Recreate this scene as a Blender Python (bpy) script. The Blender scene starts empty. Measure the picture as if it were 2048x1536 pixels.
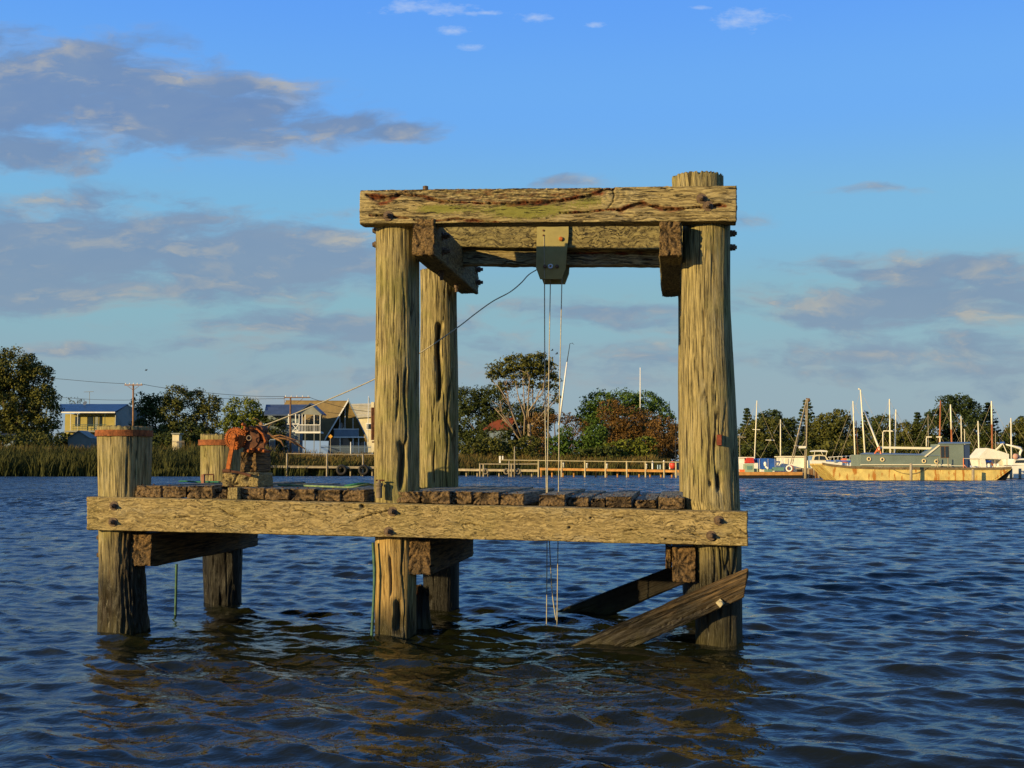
import bpy, math, random
import numpy as np
from mathutils import Vector, Matrix
R = math.radians
rng = np.random.default_rng(7)
random.seed(7)
scene = bpy.context.scene
C = scene.collection

# ------------------------------------------------------------------ camera
FOC, CX, CY, CAMH = 2400.0, 1024.0, 768.0, 1.52
PITCH = math.atan(162.0 / FOC)
cam_d = bpy.data.cameras.new('camera'); cam = bpy.data.objects.new('camera', cam_d); C.objects.link(cam)
cam.location = (0, 0, CAMH); cam.rotation_euler = (R(90) + PITCH, 0, 0)
cam_d.sensor_width = 36.0; cam_d.lens = 36.0 * FOC / 2048.0
cam_d.clip_start = 0.1; cam_d.clip_end = 20000
scene.camera = cam

SUN_AZ, SUN_EL = 232.0, 11.0          # compass from +Y clockwise
EXPO = 0.45
scene.view_settings.view_transform = 'Standard'
scene.view_settings.look = 'None'
scene.view_settings.gamma = 1.0
scene.view_settings.use_curve_mapping = False
scene.view_settings.exposure = EXPO

def ray(px, py):
    x = (px - CX) / FOC; z = (CY - py) / FOC
    c, s = math.cos(PITCH), math.sin(PITCH)
    return np.array([x, c - z * s, s + z * c])
def P(px, py, Y):                      # point seen at a place in the photograph, Y metres away
    d = ray(px, py); return np.array([0, 0, CAMH]) + d * (Y / d[1])
def uv_of(px, py):
    d = ray(px, py); return d[0] / d[1], d[2] / d[1]
YAW = R(7.7)
E1 = np.array([math.cos(YAW), -math.sin(YAW), 0.0]); E2 = np.array([math.sin(YAW), math.cos(YAW), 0.0]); EZ = np.array([0, 0, 1.0])
M0 = np.array([-1.04, 10.9, 0.0])
def F(px, py, off):                    # point on the frame's plane, off metres behind the front pile row
    d = ray(px, py); o = np.array([0, 0, CAMH]); q = M0 + off * E2
    t = np.dot(q - o, E2) / np.dot(d, E2)
    return o + d * t

# ------------------------------------------------------------------ world
def new(nt, t, **kw):
    n = nt.nodes.new(t)
    for k, v in kw.items(): setattr(n, k, v)
    return n
def sv(nt, sock, v):
    if isinstance(v, bpy.types.NodeSocket): nt.links.new(v, sock)
    elif v is not None: sock.default_value = v
def mth(nt, op, a, b=None, c=None, clamp=False):
    n = new(nt, 'ShaderNodeMath', operation=op, use_clamp=clamp)
    for i, v in enumerate((a, b, c)):
        if v is not None: sv(nt, n.inputs[i], v)
    return n.outputs[0]
def vmth(nt, op, a, b=None, out=0):
    n = new(nt, 'ShaderNodeVectorMath', operation=op)
    sv(nt, n.inputs[0], a)
    if b is not None: sv(nt, n.inputs[1], b)
    return n.outputs[out]
def mrange(nt, v, a, b, c=0.0, d=1.0, smooth=False):
    n = new(nt, 'ShaderNodeMapRange'); n.interpolation_type = 'SMOOTHSTEP' if smooth else 'LINEAR'; n.clamp = True
    sv(nt, n.inputs[0], v)
    for i, q in enumerate((a, b, c, d)): sv(nt, n.inputs[1 + i], q)
    return n.outputs[0]
def mixc(nt, f, a, b, mode='MIX'):
    n = new(nt, 'ShaderNodeMix', data_type='RGBA', blend_type=mode)
    sv(nt, n.inputs[0], f)
    sv(nt, n.inputs[6], a if isinstance(a, bpy.types.NodeSocket) else (tuple(a) + (1,))[:4])
    sv(nt, n.inputs[7], b if isinstance(b, bpy.types.NodeSocket) else (tuple(b) + (1,))[:4])
    return n.outputs[2]
def noise(nt, vec, scale, detail=3, rough=.5, dist=0.0, col=False):
    n = new(nt, 'ShaderNodeTexNoise'); n.inputs['Scale'].default_value = scale
    n.inputs['Detail'].default_value = detail; n.inputs['Roughness'].default_value = rough
    n.inputs['Distortion'].default_value = dist
    if vec is not None: nt.links.new(vec, n.inputs['Vector'])
    return n.outputs[1 if col else 0]

world = bpy.data.worlds.new('World'); scene.world = world; world.use_nodes = True
wt = world.node_tree; wt.nodes.clear()
sky = new(wt, 'ShaderNodeTexSky', sky_type='NISHITA'); sky.sun_disc = False
sky.sun_elevation = R(SUN_EL); sky.sun_rotation = R(SUN_AZ)
sky.air_density = 1.0; sky.dust_density = 0.6; sky.ozone_density = 2.0; sky.altitude = 0
SKY_STR = 0.10
tc = new(wt, 'ShaderNodeTexCoord')
sep = new(wt, 'ShaderNodeSeparateXYZ'); wt.links.new(tc.outputs['Generated'], sep.inputs[0])
dx, dy, dz = sep.outputs
# even-out grading of the clear sky by elevation (clear blue above, pale grey-green near the horizon)
ramp = new(wt, 'ShaderNodeValToRGB'); cr = ramp.color_ramp; cr.interpolation = 'EASE'
stops = SKYSTOPS = [(0.00, (.29, .37, .45)), (0.06, (.285, .405, .485)), (0.13, (.25, .46, .55)), (0.20, (.20, .48, .74)),
         (0.29, (.150, .42, .92)), (0.38, (.115, .36, .96)), (0.60, (.065, .23, .66)), (1.0, (.04, .14, .46))]
while len(cr.elements) < len(stops): cr.elements.new(.5)
for e, (p, c) in zip(cr.elements, stops): e.position = p; e.color = c + (1,)
wt.links.new(mth(wt, 'MAXIMUM', dz, 0.0), ramp.inputs[0])
graded = mixc(wt, 1.0, ramp.outputs[0], tuple(v / (SKY_STR * 2 ** EXPO) for v in (1, 1, 1)), 'MULTIPLY')
clear = mixc(wt, 0.92, sky.outputs[0], graded)
# clouds
ysafe = mth(wt, 'MAXIMUM', dy, 0.12)
uu = mth(wt, 'DIVIDE', dx, ysafe); vv = mth(wt, 'DIVIDE', dz, ysafe)
cmb = new(wt, 'ShaderNodeCombineXYZ'); wt.links.new(uu, cmb.inputs[0]); wt.links.new(vv, cmb.inputs[1])
uvv = cmb.outputs[0]
stretch = vmth(wt, 'MULTIPLY', uvv, (1.0, 2.3, 1.0))
warp = noise(wt, stretch, 6.0, 4, .6, col=True)
warpv = vmth(wt, 'MULTIPLY', vmth(wt, 'SUBTRACT', warp, (.5, .5, .5)), (.10, .035, 0))
uvw = vmth(wt, 'ADD', uvv, warpv)
CL = [(110,180,260,95,1),(340,225,260,72,1),(480,270,170,38,.8),(60,305,140,34,.9),(640,245,150,22,.75),(815,265,75,20,.75),(160,88,80,14,.55),
      (340,120,110,30,.45),(120,500,380,95,1),(480,525,320,72,1),(680,500,110,60,.9),(60,575,230,55,.95),
      (600,650,260,34,.75),(860,635,170,24,.6),(1200,622,200,24,.65),(430,690,130,18,.55),(1900,600,330,50,.85),(1850,535,230,30,.75),
      (1660,635,150,24,.7),(1930,700,360,40,.6),(1600,715,260,42,.55),(1130,368,75,12,.5),(1150,720,330,60,.45),(100,712,200,16,.5),(700,770,400,40,.4),(1770,380,90,10,.4),(1480,425,60,26,.3),(700,430,60,20,.4),(1250,640,160,22,.5),(1080,760,300,24,.45),(1500,690,200,18,.5),(1780,745,300,26,.55),(1990,780,160,20,.5),(560,700,160,22,.5),(900,725,120,18,.4)]
acc = None
for (x, y, rx, ry, w) in CL:
    u0, v0 = uv_of(x, y)
    d = vmth(wt, 'MULTIPLY', vmth(wt, 'SUBTRACT', uvw, (u0, v0, 0)), (FOC / rx, FOC / ry, 0))
    m = mth(wt, 'MULTIPLY', mrange(wt, vmth(wt, 'LENGTH', d, out=1), 1.75, 0.25), w)
    acc = m if acc is None else mth(wt, 'MAXIMUM', acc, m)
# the rest of the dome carries the same kind of scattered cloud
plane = new(wt, 'ShaderNodeCombineXYZ')
zz = mth(wt, 'ADD', mth(wt, 'MAXIMUM', dz, 0.0), 0.18)
wt.links.new(mth(wt, 'DIVIDE', dx, zz), plane.inputs[0]); wt.links.new(mth(wt, 'DIVIDE', dy, zz), plane.inputs[1])
gen = mrange(wt, noise(wt, plane.outputs[0], .9, 4, .55), .46, .72)
front = mrange(wt, mth(wt, 'SUBTRACT', dy, mth(wt, 'ABSOLUTE', dx)), .28, .45)
up = mrange(wt, dz, .44, .60)
ins = mth(wt, 'MULTIPLY', front, mth(wt, 'SUBTRACT', 1.0, up))
cover = mth(wt, 'ADD', mth(wt, 'MULTIPLY', acc, ins), mth(wt, 'MULTIPLY', gen, mth(wt, 'SUBTRACT', 1.0, ins)))
fb = noise(wt, vmth(wt, 'MULTIPLY', uvw, (1.0, 2.9, 1)), 12.0, 7, .62)
dens = mrange(wt, mth(wt, 'ADD', cover, mth(wt, 'MULTIPLY', mth(wt, 'SUBTRACT', fb, .5), 2.0)), .10, .72, 0, 1, True)
dens = mth(wt, 'MULTIPLY', dens, mrange(wt, cover, 0.02, .22))
fbu = noise(wt, vmth(wt, 'MULTIPLY', vmth(wt, 'ADD', uvw, (-.006, .012, 0)), (1.0, 2.9, 1)), 12.0, 7, .62)
edge = mrange(wt, mth(wt, 'SUBTRACT', fb, fbu), .0, .13)
hl = noise(wt, vmth(wt, 'ADD', vmth(wt, 'MULTIPLY', uvw, (1.0, 2.0, 1)), (3.1, 1.7, 0)), 15.0, 5, .55)
hlm = mrange(wt, mth(wt, 'ADD', hl, mth(wt, 'MULTIPLY', mth(wt, 'SUBTRACT', .75, dens), .22)), .50, .70, 0, 1, True)
sc_ = 1.0 / (SKY_STR * 2 ** EXPO)
bodyv = mrange(wt, noise(wt, vmth(wt, 'MULTIPLY', uvw, (1.0, 2.2, 1)), 7.0, 5, .6), .32, .68)
body = mixc(wt, mrange(wt, vv, -.0, .30), (.25 * sc_, .35 * sc_, .42 * sc_), (.155 * sc_, .255 * sc_, .46 * sc_))
body = mixc(wt, mth(wt, 'MULTIPLY', bodyv, .38), body, (.27 * sc_, .36 * sc_, .47 * sc_))
ccol = mixc(wt, mth(wt, 'MAXIMUM', mth(wt, 'MULTIPLY', hlm, .4), mth(wt, 'MULTIPLY', edge, mrange(wt, hl, .44, .66, .05, .75))), body, (.50 * sc_, .47 * sc_, .40 * sc_))
col = mixc(wt, mth(wt, 'MULTIPLY', dens, .92), clear, ccol)
# thin white wisps near the top of the view
WI = [(850,14,140,22),(905,62,52,15),(935,97,34,10),(1060,36,46,17),(1490,40,84,30),(1405,20,34,6),(1190,48,34,7),(960,25,60,8)]
acc2 = None
for (x, y, rx, ry) in WI:
    u0, v0 = uv_of(x, y)
    d = vmth(wt, 'MULTIPLY', vmth(wt, 'SUBTRACT', vmth(wt, 'ADD', uvv, vmth(wt, 'MULTIPLY', warpv, (.35, .35, 0))), (u0, v0, 0)), (FOC / rx, FOC / ry, 0))
    m = mrange(wt, vmth(wt, 'LENGTH', d, out=1), 1.3, 0.1)
    acc2 = m if acc2 is None else mth(wt, 'MAXIMUM', acc2, m)
fb2 = noise(wt, vmth(wt, 'MULTIPLY', uvv, (1.0, 2.2, 1)), 48.0, 6, .65)
wis = mth(wt, 'MULTIPLY', mrange(wt, mth(wt, 'ADD', acc2, mth(wt, 'MULTIPLY', mth(wt, 'SUBTRACT', fb2, .55), 2.4)), .3, 1.1), mrange(wt, acc2, 0, .3))
col = mixc(wt, mth(wt, 'MULTIPLY', mth(wt, 'MULTIPLY', wis, ins), .6), col, (.50 * sc_, .62 * sc_, .85 * sc_))
bg = new(wt, 'ShaderNodeBackground'); bg.inputs[1].default_value = SKY_STR
wt.links.new(col, bg.inputs[0])
wo = new(wt, 'ShaderNodeOutputWorld'); wt.links.new(bg.outputs[0], wo.inputs[0])

# ------------------------------------------------------------------ sun
sd = bpy.data.lights.new('sun', 'SUN'); sun = bpy.data.objects.new('sun', sd); C.objects.link(sun)
sd.energy = 5.0; sd.angle = R(0.5); sd.color = (1.0, .74, .34)
a, e = R(SUN_AZ), R(SUN_EL)
SDIR = Vector((math.sin(a) * math.cos(e), math.cos(a) * math.cos(e), math.sin(e)))
sun.rotation_euler = (-SDIR).to_track_quat('-Z', 'Y').to_euler(); sun.location = (-30, -30, 20)

# ------------------------------------------------------------------ numpy noise
_perm = np.random.default_rng(3).permutation(4096)
_g = np.random.default_rng(4).normal(size=(4096, 3)); _g /= np.linalg.norm(_g, axis=1)[:, None]
def pn(x, y, z):
    x, y, z = np.broadcast_arrays(np.asarray(x, float), np.asarray(y, float), np.asarray(z, float))
    xi, yi, zi = np.floor(x).astype(int), np.floor(y).astype(int), np.floor(z).astype(int)
    xf, yf, zf = x - xi, y - yi, z - zi
    f = lambda t: t * t * t * (t * (t * 6 - 15) + 10)
    u, v, w = f(xf), f(yf), f(zf); out = 0
    for i in (0, 1):
        for j in (0, 1):
            for k in (0, 1):
                h = _perm[(_perm[(_perm[(xi + i) & 4095] + yi + j) & 4095] + zi + k) & 4095]; g = _g[h]
                d = g[..., 0] * (xf - i) + g[..., 1] * (yf - j) + g[..., 2] * (zf - k)
                out = out + d * (u if i else 1 - u) * (v if j else 1 - v) * (w if k else 1 - w)
    return out * 1.6
def fbm(x, y, z, o=3):
    s = 0; a = 1
    for k in range(o): s = s + a * pn(x * 2 ** k, y * 2 ** k, z * 2 ** k + 17 * k); a *= .5
    return s

# ------------------------------------------------------------------ object helpers
def link_mesh(name, verts, faces, mat=None, parent=None, origin=None, attrs=None, smooth=True, label=None):
    verts = np.asarray(verts, float)
    if origin is None:
        lo, hi = verts.min(0), verts.max(0); origin = np.array([(lo[0] + hi[0]) / 2, (lo[1] + hi[1]) / 2, lo[2]])
    origin = np.asarray(origin, float)
    me = bpy.data.meshes.new(name)
    if isinstance(faces, np.ndarray):
        nf, k = faces.shape
        me.vertices.add(len(verts)); me.vertices.foreach_set('co', (verts - origin).astype('f').ravel())
        me.loops.add(nf * k); me.loops.foreach_set('vertex_index', faces.astype('i').ravel())
        me.polygons.add(nf); me.polygons.foreach_set('loop_start', np.arange(0, nf * k, k, dtype='i'))
        me.update(calc_edges=True)
    else:
        me.from_pydata((verts - origin).tolist(), [], faces)
    if smooth: me.polygons.foreach_set('use_smooth', np.ones(len(me.polygons), bool))
    for k, v in (attrs or {}).items():
        v = np.asarray(v)
        if v.ndim == 2:
            at = me.attributes.new(k, 'FLOAT_VECTOR', 'POINT'); at.data.foreach_set('vector', v.astype('f').ravel())
        else:
            at = me.attributes.new(k, 'FLOAT', 'POINT'); at.data.foreach_set('value', v.astype('f').ravel())
    me.update()
    if mat: me.materials.append(mat)
    o = bpy.data.objects.new(name, me); C.objects.link(o)
    if parent is not None:
        o.parent = parent
        w = np.array(parent.location); p = parent.parent
        while p is not None: w = w + np.array(p.location); p = p.parent
        o.location = origin - w
    else: o.location = origin
    if label: o['label'] = label
    return o
def tag(o, label=None, cat=None, group=None, kind=None):
    if label: o['label'] = label
    if cat: o['category'] = cat
    if group: o['group'] = group
    if kind: o['kind'] = kind
    return o
def empty(name, loc, label, cat, group=None):
    o = bpy.data.objects.new(name, None); C.objects.link(o); o.location = tuple(loc); o.empty_display_size = .3
    return tag(o, label, cat, group)

class MB:
    def __init__(s): s.v = []; s.f = []
    def add(s, vs, fs):
        n = len(s.v); s.v += [tuple(q) for q in vs]; s.f += [tuple(i + n for i in f) for f in fs]; return s
    def hexa(s, c):                     # c: 8 corners, bottom 4 (ccw) then top 4
        return s.add(c, [(3, 2, 1, 0), (4, 5, 6, 7), (0, 1, 5, 4), (1, 2, 6, 5), (2, 3, 7, 6), (3, 0, 4, 7)])
    def box(s, x0, x1, y0, y1, z0, z1):
        return s.hexa([(x0, y0, z0), (x1, y0, z0), (x1, y1, z0), (x0, y1, z0), (x0, y0, z1), (x1, y0, z1), (x1, y1, z1), (x0, y1, z1)])
    def prism(s, poly, d):              # poly: planar ring of 3-D points, extruded by vector d
        n = len(poly); p = [np.asarray(q, float) for q in poly]; q = [a + np.asarray(d, float) for a in p]
        return s.add(p + q, [tuple(range(n)), tuple(reversed(range(n, 2 * n)))] + [(i, i + n, (i + 1) % n + n, (i + 1) % n) for i in range(n)])
    def tube(s, pts, r, n=8, caps=True):
        pts = [np.asarray(p, float) for p in pts]; rr = r if hasattr(r, '__len__') else [r] * len(pts)
        vs = []; fs = []
        ref = np.array([0.13, .2, 1.0])
        for i, p in enumerate(pts):
            t = pts[min(i + 1, len(pts) - 1)] - pts[max(i - 1, 0)]; t = t / (np.linalg.norm(t) + 1e-9)
            a = np.cross(t, ref)
            if np.linalg.norm(a) < .12: a = np.cross(t, np.array([1.0, .1, 0]))
            a /= np.linalg.norm(a); b = np.cross(t, a)
            for k in range(n):
                th = 2 * math.pi * k / n; vs.append(p + rr[i] * (a * math.cos(th) + b * math.sin(th)))
        for i in range(len(pts) - 1):
            for k in range(n):
                fs.append((i * n + k, i * n + (k + 1) % n, (i + 1) * n + (k + 1) % n, (i + 1) * n + k))
        if caps: fs += [tuple(reversed(range(n))), tuple(range((len(pts) - 1) * n, len(pts) * n))]
        return s.add(vs, fs)
    def lathe(s, c, axis, prof, n=20):  # prof: [(distance along the axis, radius)]
        axis = np.asarray(axis, float); axis /= np.linalg.norm(axis); c = np.asarray(c, float)
        a = np.cross(axis, [0.1, .3, 1.0] if abs(axis[2]) < .9 else [1.0, 0, 0]); a /= np.linalg.norm(a); b = np.cross(axis, a)
        vs = []; fs = []
        for (h, r) in prof:
            for k in range(n):
                th = 2 * math.pi * k / n; vs.append(c + axis * h + r * (a * math.cos(th) + b * math.sin(th)))
        for i in range(len(prof) - 1):
            for k in range(n): fs.append((i * n + k, i * n + (k + 1) % n, (i + 1) * n + (k + 1) % n, (i + 1) * n + k))
        fs += [tuple(reversed(range(n))), tuple(range((len(prof) - 1) * n, len(prof) * n))]
        return s.add(vs, fs)
    def torus(s, c, axis, R_, r, n=24, m=8, a0=0, a1=2 * math.pi):
        axis = np.asarray(axis, float); axis /= np.linalg.norm(axis); c = np.asarray(c, float)
        a = np.cross(axis, [0.1, .3, 1.0] if abs(axis[2]) < .9 else [1.0, 0, 0]); a /= np.linalg.norm(a); b = np.cross(axis, a)
        vs = []; fs = []
        for i in range(n):
            th = 2 * math.pi * i / n; d = a * math.cos(th) + b * math.sin(th)
            for j in range(m):
                ph = 2 * math.pi * j / m; vs.append(c + d * (R_ + r * math.cos(ph)) + axis * r * math.sin(ph))
        for i in range(n):
            for j in range(m): fs.append((i * m + j, ((i + 1) % n) * m + j, ((i + 1) % n) * m + (j + 1) % m, i * m + (j + 1) % m))
        return s.add(vs, fs)
    def pbox(s, px0, py0, px1, py1, Y, d):   # upright block: its front face fills that much of the view at Y
        a = P(px0, py1, Y); b = P(px1, py0, Y)
        return s.box(min(a[0], b[0]), max(a[0], b[0]), Y, Y + d, min(a[2], b[2]), max(a[2], b[2]))
    def build(s, name, mat, parent=None, origin=None, smooth=False, label=None):
        o = link_mesh(name, s.v, s.f, mat, parent, origin, smooth=smooth, label=label)
        return o

# ------------------------------------------------------------------ materials
def material(name):
    m = bpy.data.materials.new(name); m.use_nodes = True; nt = m.node_tree
    b = nt.nodes['Principled BSDF']; return m, nt, b
def attr(nt, name, vec=True):
    n = new(nt, 'ShaderNodeAttribute'); n.attribute_name = name; return n.outputs[1] if vec else n.outputs[2]
def bump(nt, h, dist, strength=1.0, normal=None):
    n = new(nt, 'ShaderNodeBump'); n.inputs['Distance'].default_value = dist; n.inputs['Strength'].default_value = strength
    nt.links.new(h, n.inputs['Height'])
    if normal is not None: nt.links.new(normal, n.inputs['Normal'])
    return n.outputs[0]
def simple(name, colr, rough=.6, vary=.25, scale=3.0, metal=0.0, rust=None, bumpd=0.0, spec=.3):
    m, nt, b = material(name); g = new(nt, 'ShaderNodeNewGeometry').outputs['Position']
    n = noise(nt, g, scale, 5, .6)
    c = mixc(nt, mrange(nt, n, .3, .7), tuple(v * (1 - vary) for v in colr), tuple(min(1, v * (1 + vary)) for v in colr))
    if rust:
        st = noise(nt, vmth(nt, 'MULTIPLY', g, (2.2, 2.2, .5)), rust[2], 6, .65)
        c = mixc(nt, mrange(nt, st, rust[1], rust[1] + .08), c, rust[0])
    nt.links.new(c, b.inputs['Base Color']); b.inputs['Roughness'].default_value = rough; b.inputs['Metallic'].default_value = metal
    b.inputs['Specular IOR Level'].default_value = spec
    if bumpd: nt.links.new(bump(nt, noise(nt, g, scale * 6, 5, .6), bumpd), b.inputs['Normal'])
    return m
def wood(name, light, mid, dark, wavy=0.0, crack=1.0, fib=70.0, moss=.0, wet=True, seed=0.0, ckl=1.0, cks=26, wet_shade_z=(.34, .05), wet_shade_c=(.014, .012, .006), wet_shade_m=.94):  # low dark zone: real wetness, and painted under-deck shade on the back piles
    m, nt, b = material(name); g = attr(nt, 'grain')
    g = vmth(nt, 'ADD', g, (seed, seed * .7, seed * 1.3))
    if wavy:
        wv = noise(nt, vmth(nt, 'MULTIPLY', g, (1, 1.2, 1.2)), 4.5, 3, .55, col=True)
        g = vmth(nt, 'ADD', g, vmth(nt, 'MULTIPLY', vmth(nt, 'SUBTRACT', wv, (.5, .5, .5)), (.05 * wavy, .16 * wavy, .16 * wavy)))
    fine = noise(nt, vmth(nt, 'MULTIPLY', g, (4.0, fib, fib)), 1.0, 4, .62)
    brd = noise(nt, vmth(nt, 'MULTIPLY', g, (1.1, 16, 16)), 1.0, 5, .68)
    ck = noise(nt, vmth(nt, 'MULTIPLY', g, (ckl, cks, cks)), 1.0, 3, .55)
    ckm = mrange(nt, ck, .42, .355)
    gate = mrange(nt, noise(nt, vmth(nt, 'MULTIPLY', g, (1.6, 6, 6)), 1.0, 2, .5), .42, .58)
    ckm = mth(nt, 'MULTIPLY', mth(nt, 'MULTIPLY', ckm, mth(nt, 'ADD', .35, mth(nt, 'MULTIPLY', gate, .65))), min(1.0, crack))
    c = mixc(nt, mrange(nt, fine, .40, .62), dark, light)
    c = mixc(nt, mrange(nt, brd, .35, .65, .0, .45), c, mid)
    pos = new(nt, 'ShaderNodeNewGeometry').outputs['Position']
    pt = noise(nt, pos, 2.3, 5, .65)
    gp = noise(nt, vmth(nt, 'MULTIPLY', g, (1.1, 5, 5)), 1.3, 5, .7)
    c = mixc(nt, mrange(nt, gp, .54, .70, 0, .4), c, (.30, .28, .20) if light[0] > .3 else light)
    c = mixc(nt, mrange(nt, noise(nt, vmth(nt, 'MULTIPLY', g, (2.2, 42, 42)), 1.0, 4, .7), .56, .68, 0, .7), c, tuple(v * .55 for v in dark))
    if moss:
        c = mixc(nt, mth(nt, 'MULTIPLY', mrange(nt, pt, .48, .62), moss), c, (.17, .17, .035))
    mo = attr(nt, 'moss', False); grit = noise(nt, pos, 70, 4, .7)
    mom = mrange(nt, mth(nt, 'ADD', mo, mth(nt, 'MULTIPLY', mth(nt, 'SUBTRACT', grit, .5), 1.6)), .45, .75)
    c = mixc(nt, mth(nt, 'MULTIPLY', mom, mrange(nt, mo, 0.0, .2)), c, (.17, .165, .035))
    rt = attr(nt, 'rot', False)
    rc = mixc(nt, mrange(nt, noise(nt, pos, 26, 4, .7), .35, .65), (.035, .014, .006), (.22, .055, .015))
    c = mixc(nt, mrange(nt, rt, .15, .8), c, rc)
    c = mixc(nt, mth(nt, 'MULTIPLY', ckm, .88), c, (.018, .013, .008))
    eg = attr(nt, 'endg', False)
    ec = mixc(nt, mrange(nt, noise(nt, pos, 60, 5, .75), .36, .64), (.030, .016, .007), (.25, .15, .06))
    c = mixc(nt, mth(nt, 'MULTIPLY', eg, .85), c, ec)
    c = mixc(nt, mth(nt, 'MULTIPLY', attr(nt, 'gold', False), .75), c, mixc(nt, mrange(nt, fine, .35, .65), (.26, .15, .045), (.50, .33, .12)))
    dk = attr(nt, 'pit', False)
    c = mixc(nt, mth(nt, 'MULTIPLY', dk, .95), c, (.015, .010, .006))
    if wet:
        zs = new(nt, 'ShaderNodeSeparateXYZ'); nt.links.new(pos, zs.inputs[0])
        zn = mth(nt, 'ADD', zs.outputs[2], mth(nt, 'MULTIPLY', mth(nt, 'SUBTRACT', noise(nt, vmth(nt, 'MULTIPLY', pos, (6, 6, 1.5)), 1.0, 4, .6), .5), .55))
        wm = mrange(nt, zn, wet_shade_z[0], wet_shade_z[1])
        c = mixc(nt, mth(nt, 'MULTIPLY', wm, wet_shade_m), c, wet_shade_c)
        c = mixc(nt, mth(nt, 'MULTIPLY', mrange(nt, zn, .13, .0), .5), c, tuple(v * .5 + q for v, q in zip(wet_shade_c, (.04, .034, .006) if wet_shade_c[0] > .01 else (0, 0, 0))))
        ro = mixc(nt, wm, (.82, .82, .82), (.42, .42, .42))
        nt.links.new(ro, b.inputs['Roughness'])
    else: b.inputs['Roughness'].default_value = .85
    nt.links.new(c, b.inputs['Base Color']); b.inputs['Specular IOR Level'].default_value = .25
    h = mth(nt, 'SUBTRACT', fine, mth(nt, 'MULTIPLY', ckm, 2.5))
    n1 = bump(nt, h, .010, 1.0)
    n2 = bump(nt, noise(nt, pos, 55, 3, .6), .003, .5, n1)
    nt.links.new(n2, b.inputs['Normal'])
    return m
W_PILE = wood('weathered_pile_wood', (.44, .355, .155), (.27, .215, .088), (.085, .068, .028), moss=.45, fib=150, cks=68, ckl=1.8)
W_PILE_L = wood('half_soaked_pile_wood', (.45, .365, .175), (.29, .235, .10), (.085, .068, .03), moss=.2, fib=140, cks=55, ckl=1.6, wet_shade_z=(.85, .40), seed=2)
W_PILE_B = wood('shade_painted_pile_wood', (.42, .34, .15), (.27, .215, .088), (.085, .068, .028), moss=.4, fib=150, cks=68, ckl=1.8, wet_shade_z=(1.2, .95), seed=4, wet_shade_c=(.006, .005, .003), wet_shade_m=.985)  # back piles: under-deck shade put into the colour as near-black below deck height
W_BEAM = wood('wavy_beam_wood', (.41, .315, .14), (.30, .225, .095), (.15, .108, .042), wavy=.9, crack=.5, moss=.12, fib=95, wet=False, ckl=10, cks=85)
W_TOP = wood('rotten_beam_wood', (.43, .345, .155), (.25, .19, .08), (.07, .05, .022), wavy=.35, fib=95, wet=False, seed=3, ckl=3.5, cks=60)
W_GREY = wood('grey_deck_wood', (.30, .28, .20), (.22, .20, .14), (.08, .07, .045), fib=80, cks=40, ckl=1.5, wet=False, seed=6)
W_DARK = wood('dark_brace_wood', (.26, .155, .055), (.14, .085, .032), (.035, .024, .011), fib=70, cks=35, ckl=1.5, seed=8, wet_shade_z=(.75, .25))
W_BLACK = wood('black_wet_shade_wood', (.018, .013, .007), (.012, .009, .005), (.006, .004, .003), fib=45, seed=9)  # near-black colour stands in for under-deck shade on the rear brace
W_BACK = wood('crazed_back_wood', (.27, .22, .085), (.20, .165, .065), (.06, .045, .02), wavy=1.3, ckl=16, cks=55, fib=60, wet=False, seed=11)
RUST = simple('rusty_iron', (.30, .085, .018), .85, .55, 30, bumpd=.004)
RUST_D = simple('dark_rusty_iron', (.09, .035, .016), .8, .5, 30, bumpd=.003)
BOLT = simple('old_bolt_iron', (.10, .065, .04), .7, .5, 40, bumpd=.002)
OLIVE = simple('olive_painted_board', (.26, .22, .075), .6, .12, 14)
OLIVE_D = simple('dark_board_edge', (.02, .018, .012), .7, .3, 14)
GALV = simple('galvanised_washer', (.55, .55, .55), .35, .1, 20, metal=.8)
CABLE = simple('wire_cable', (.12, .11, .08), .6, .3, 60)
CABLE_L = simple('pale_wire_cable', (.38, .34, .24), .6, .3, 60)
GREEN = simple('green_rope', (.015, .11, .06), .7, .3, 60, bumpd=.002)
PIPE = simple('green_pipe', (.04, .10, .06), .6, .4, 20)
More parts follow.
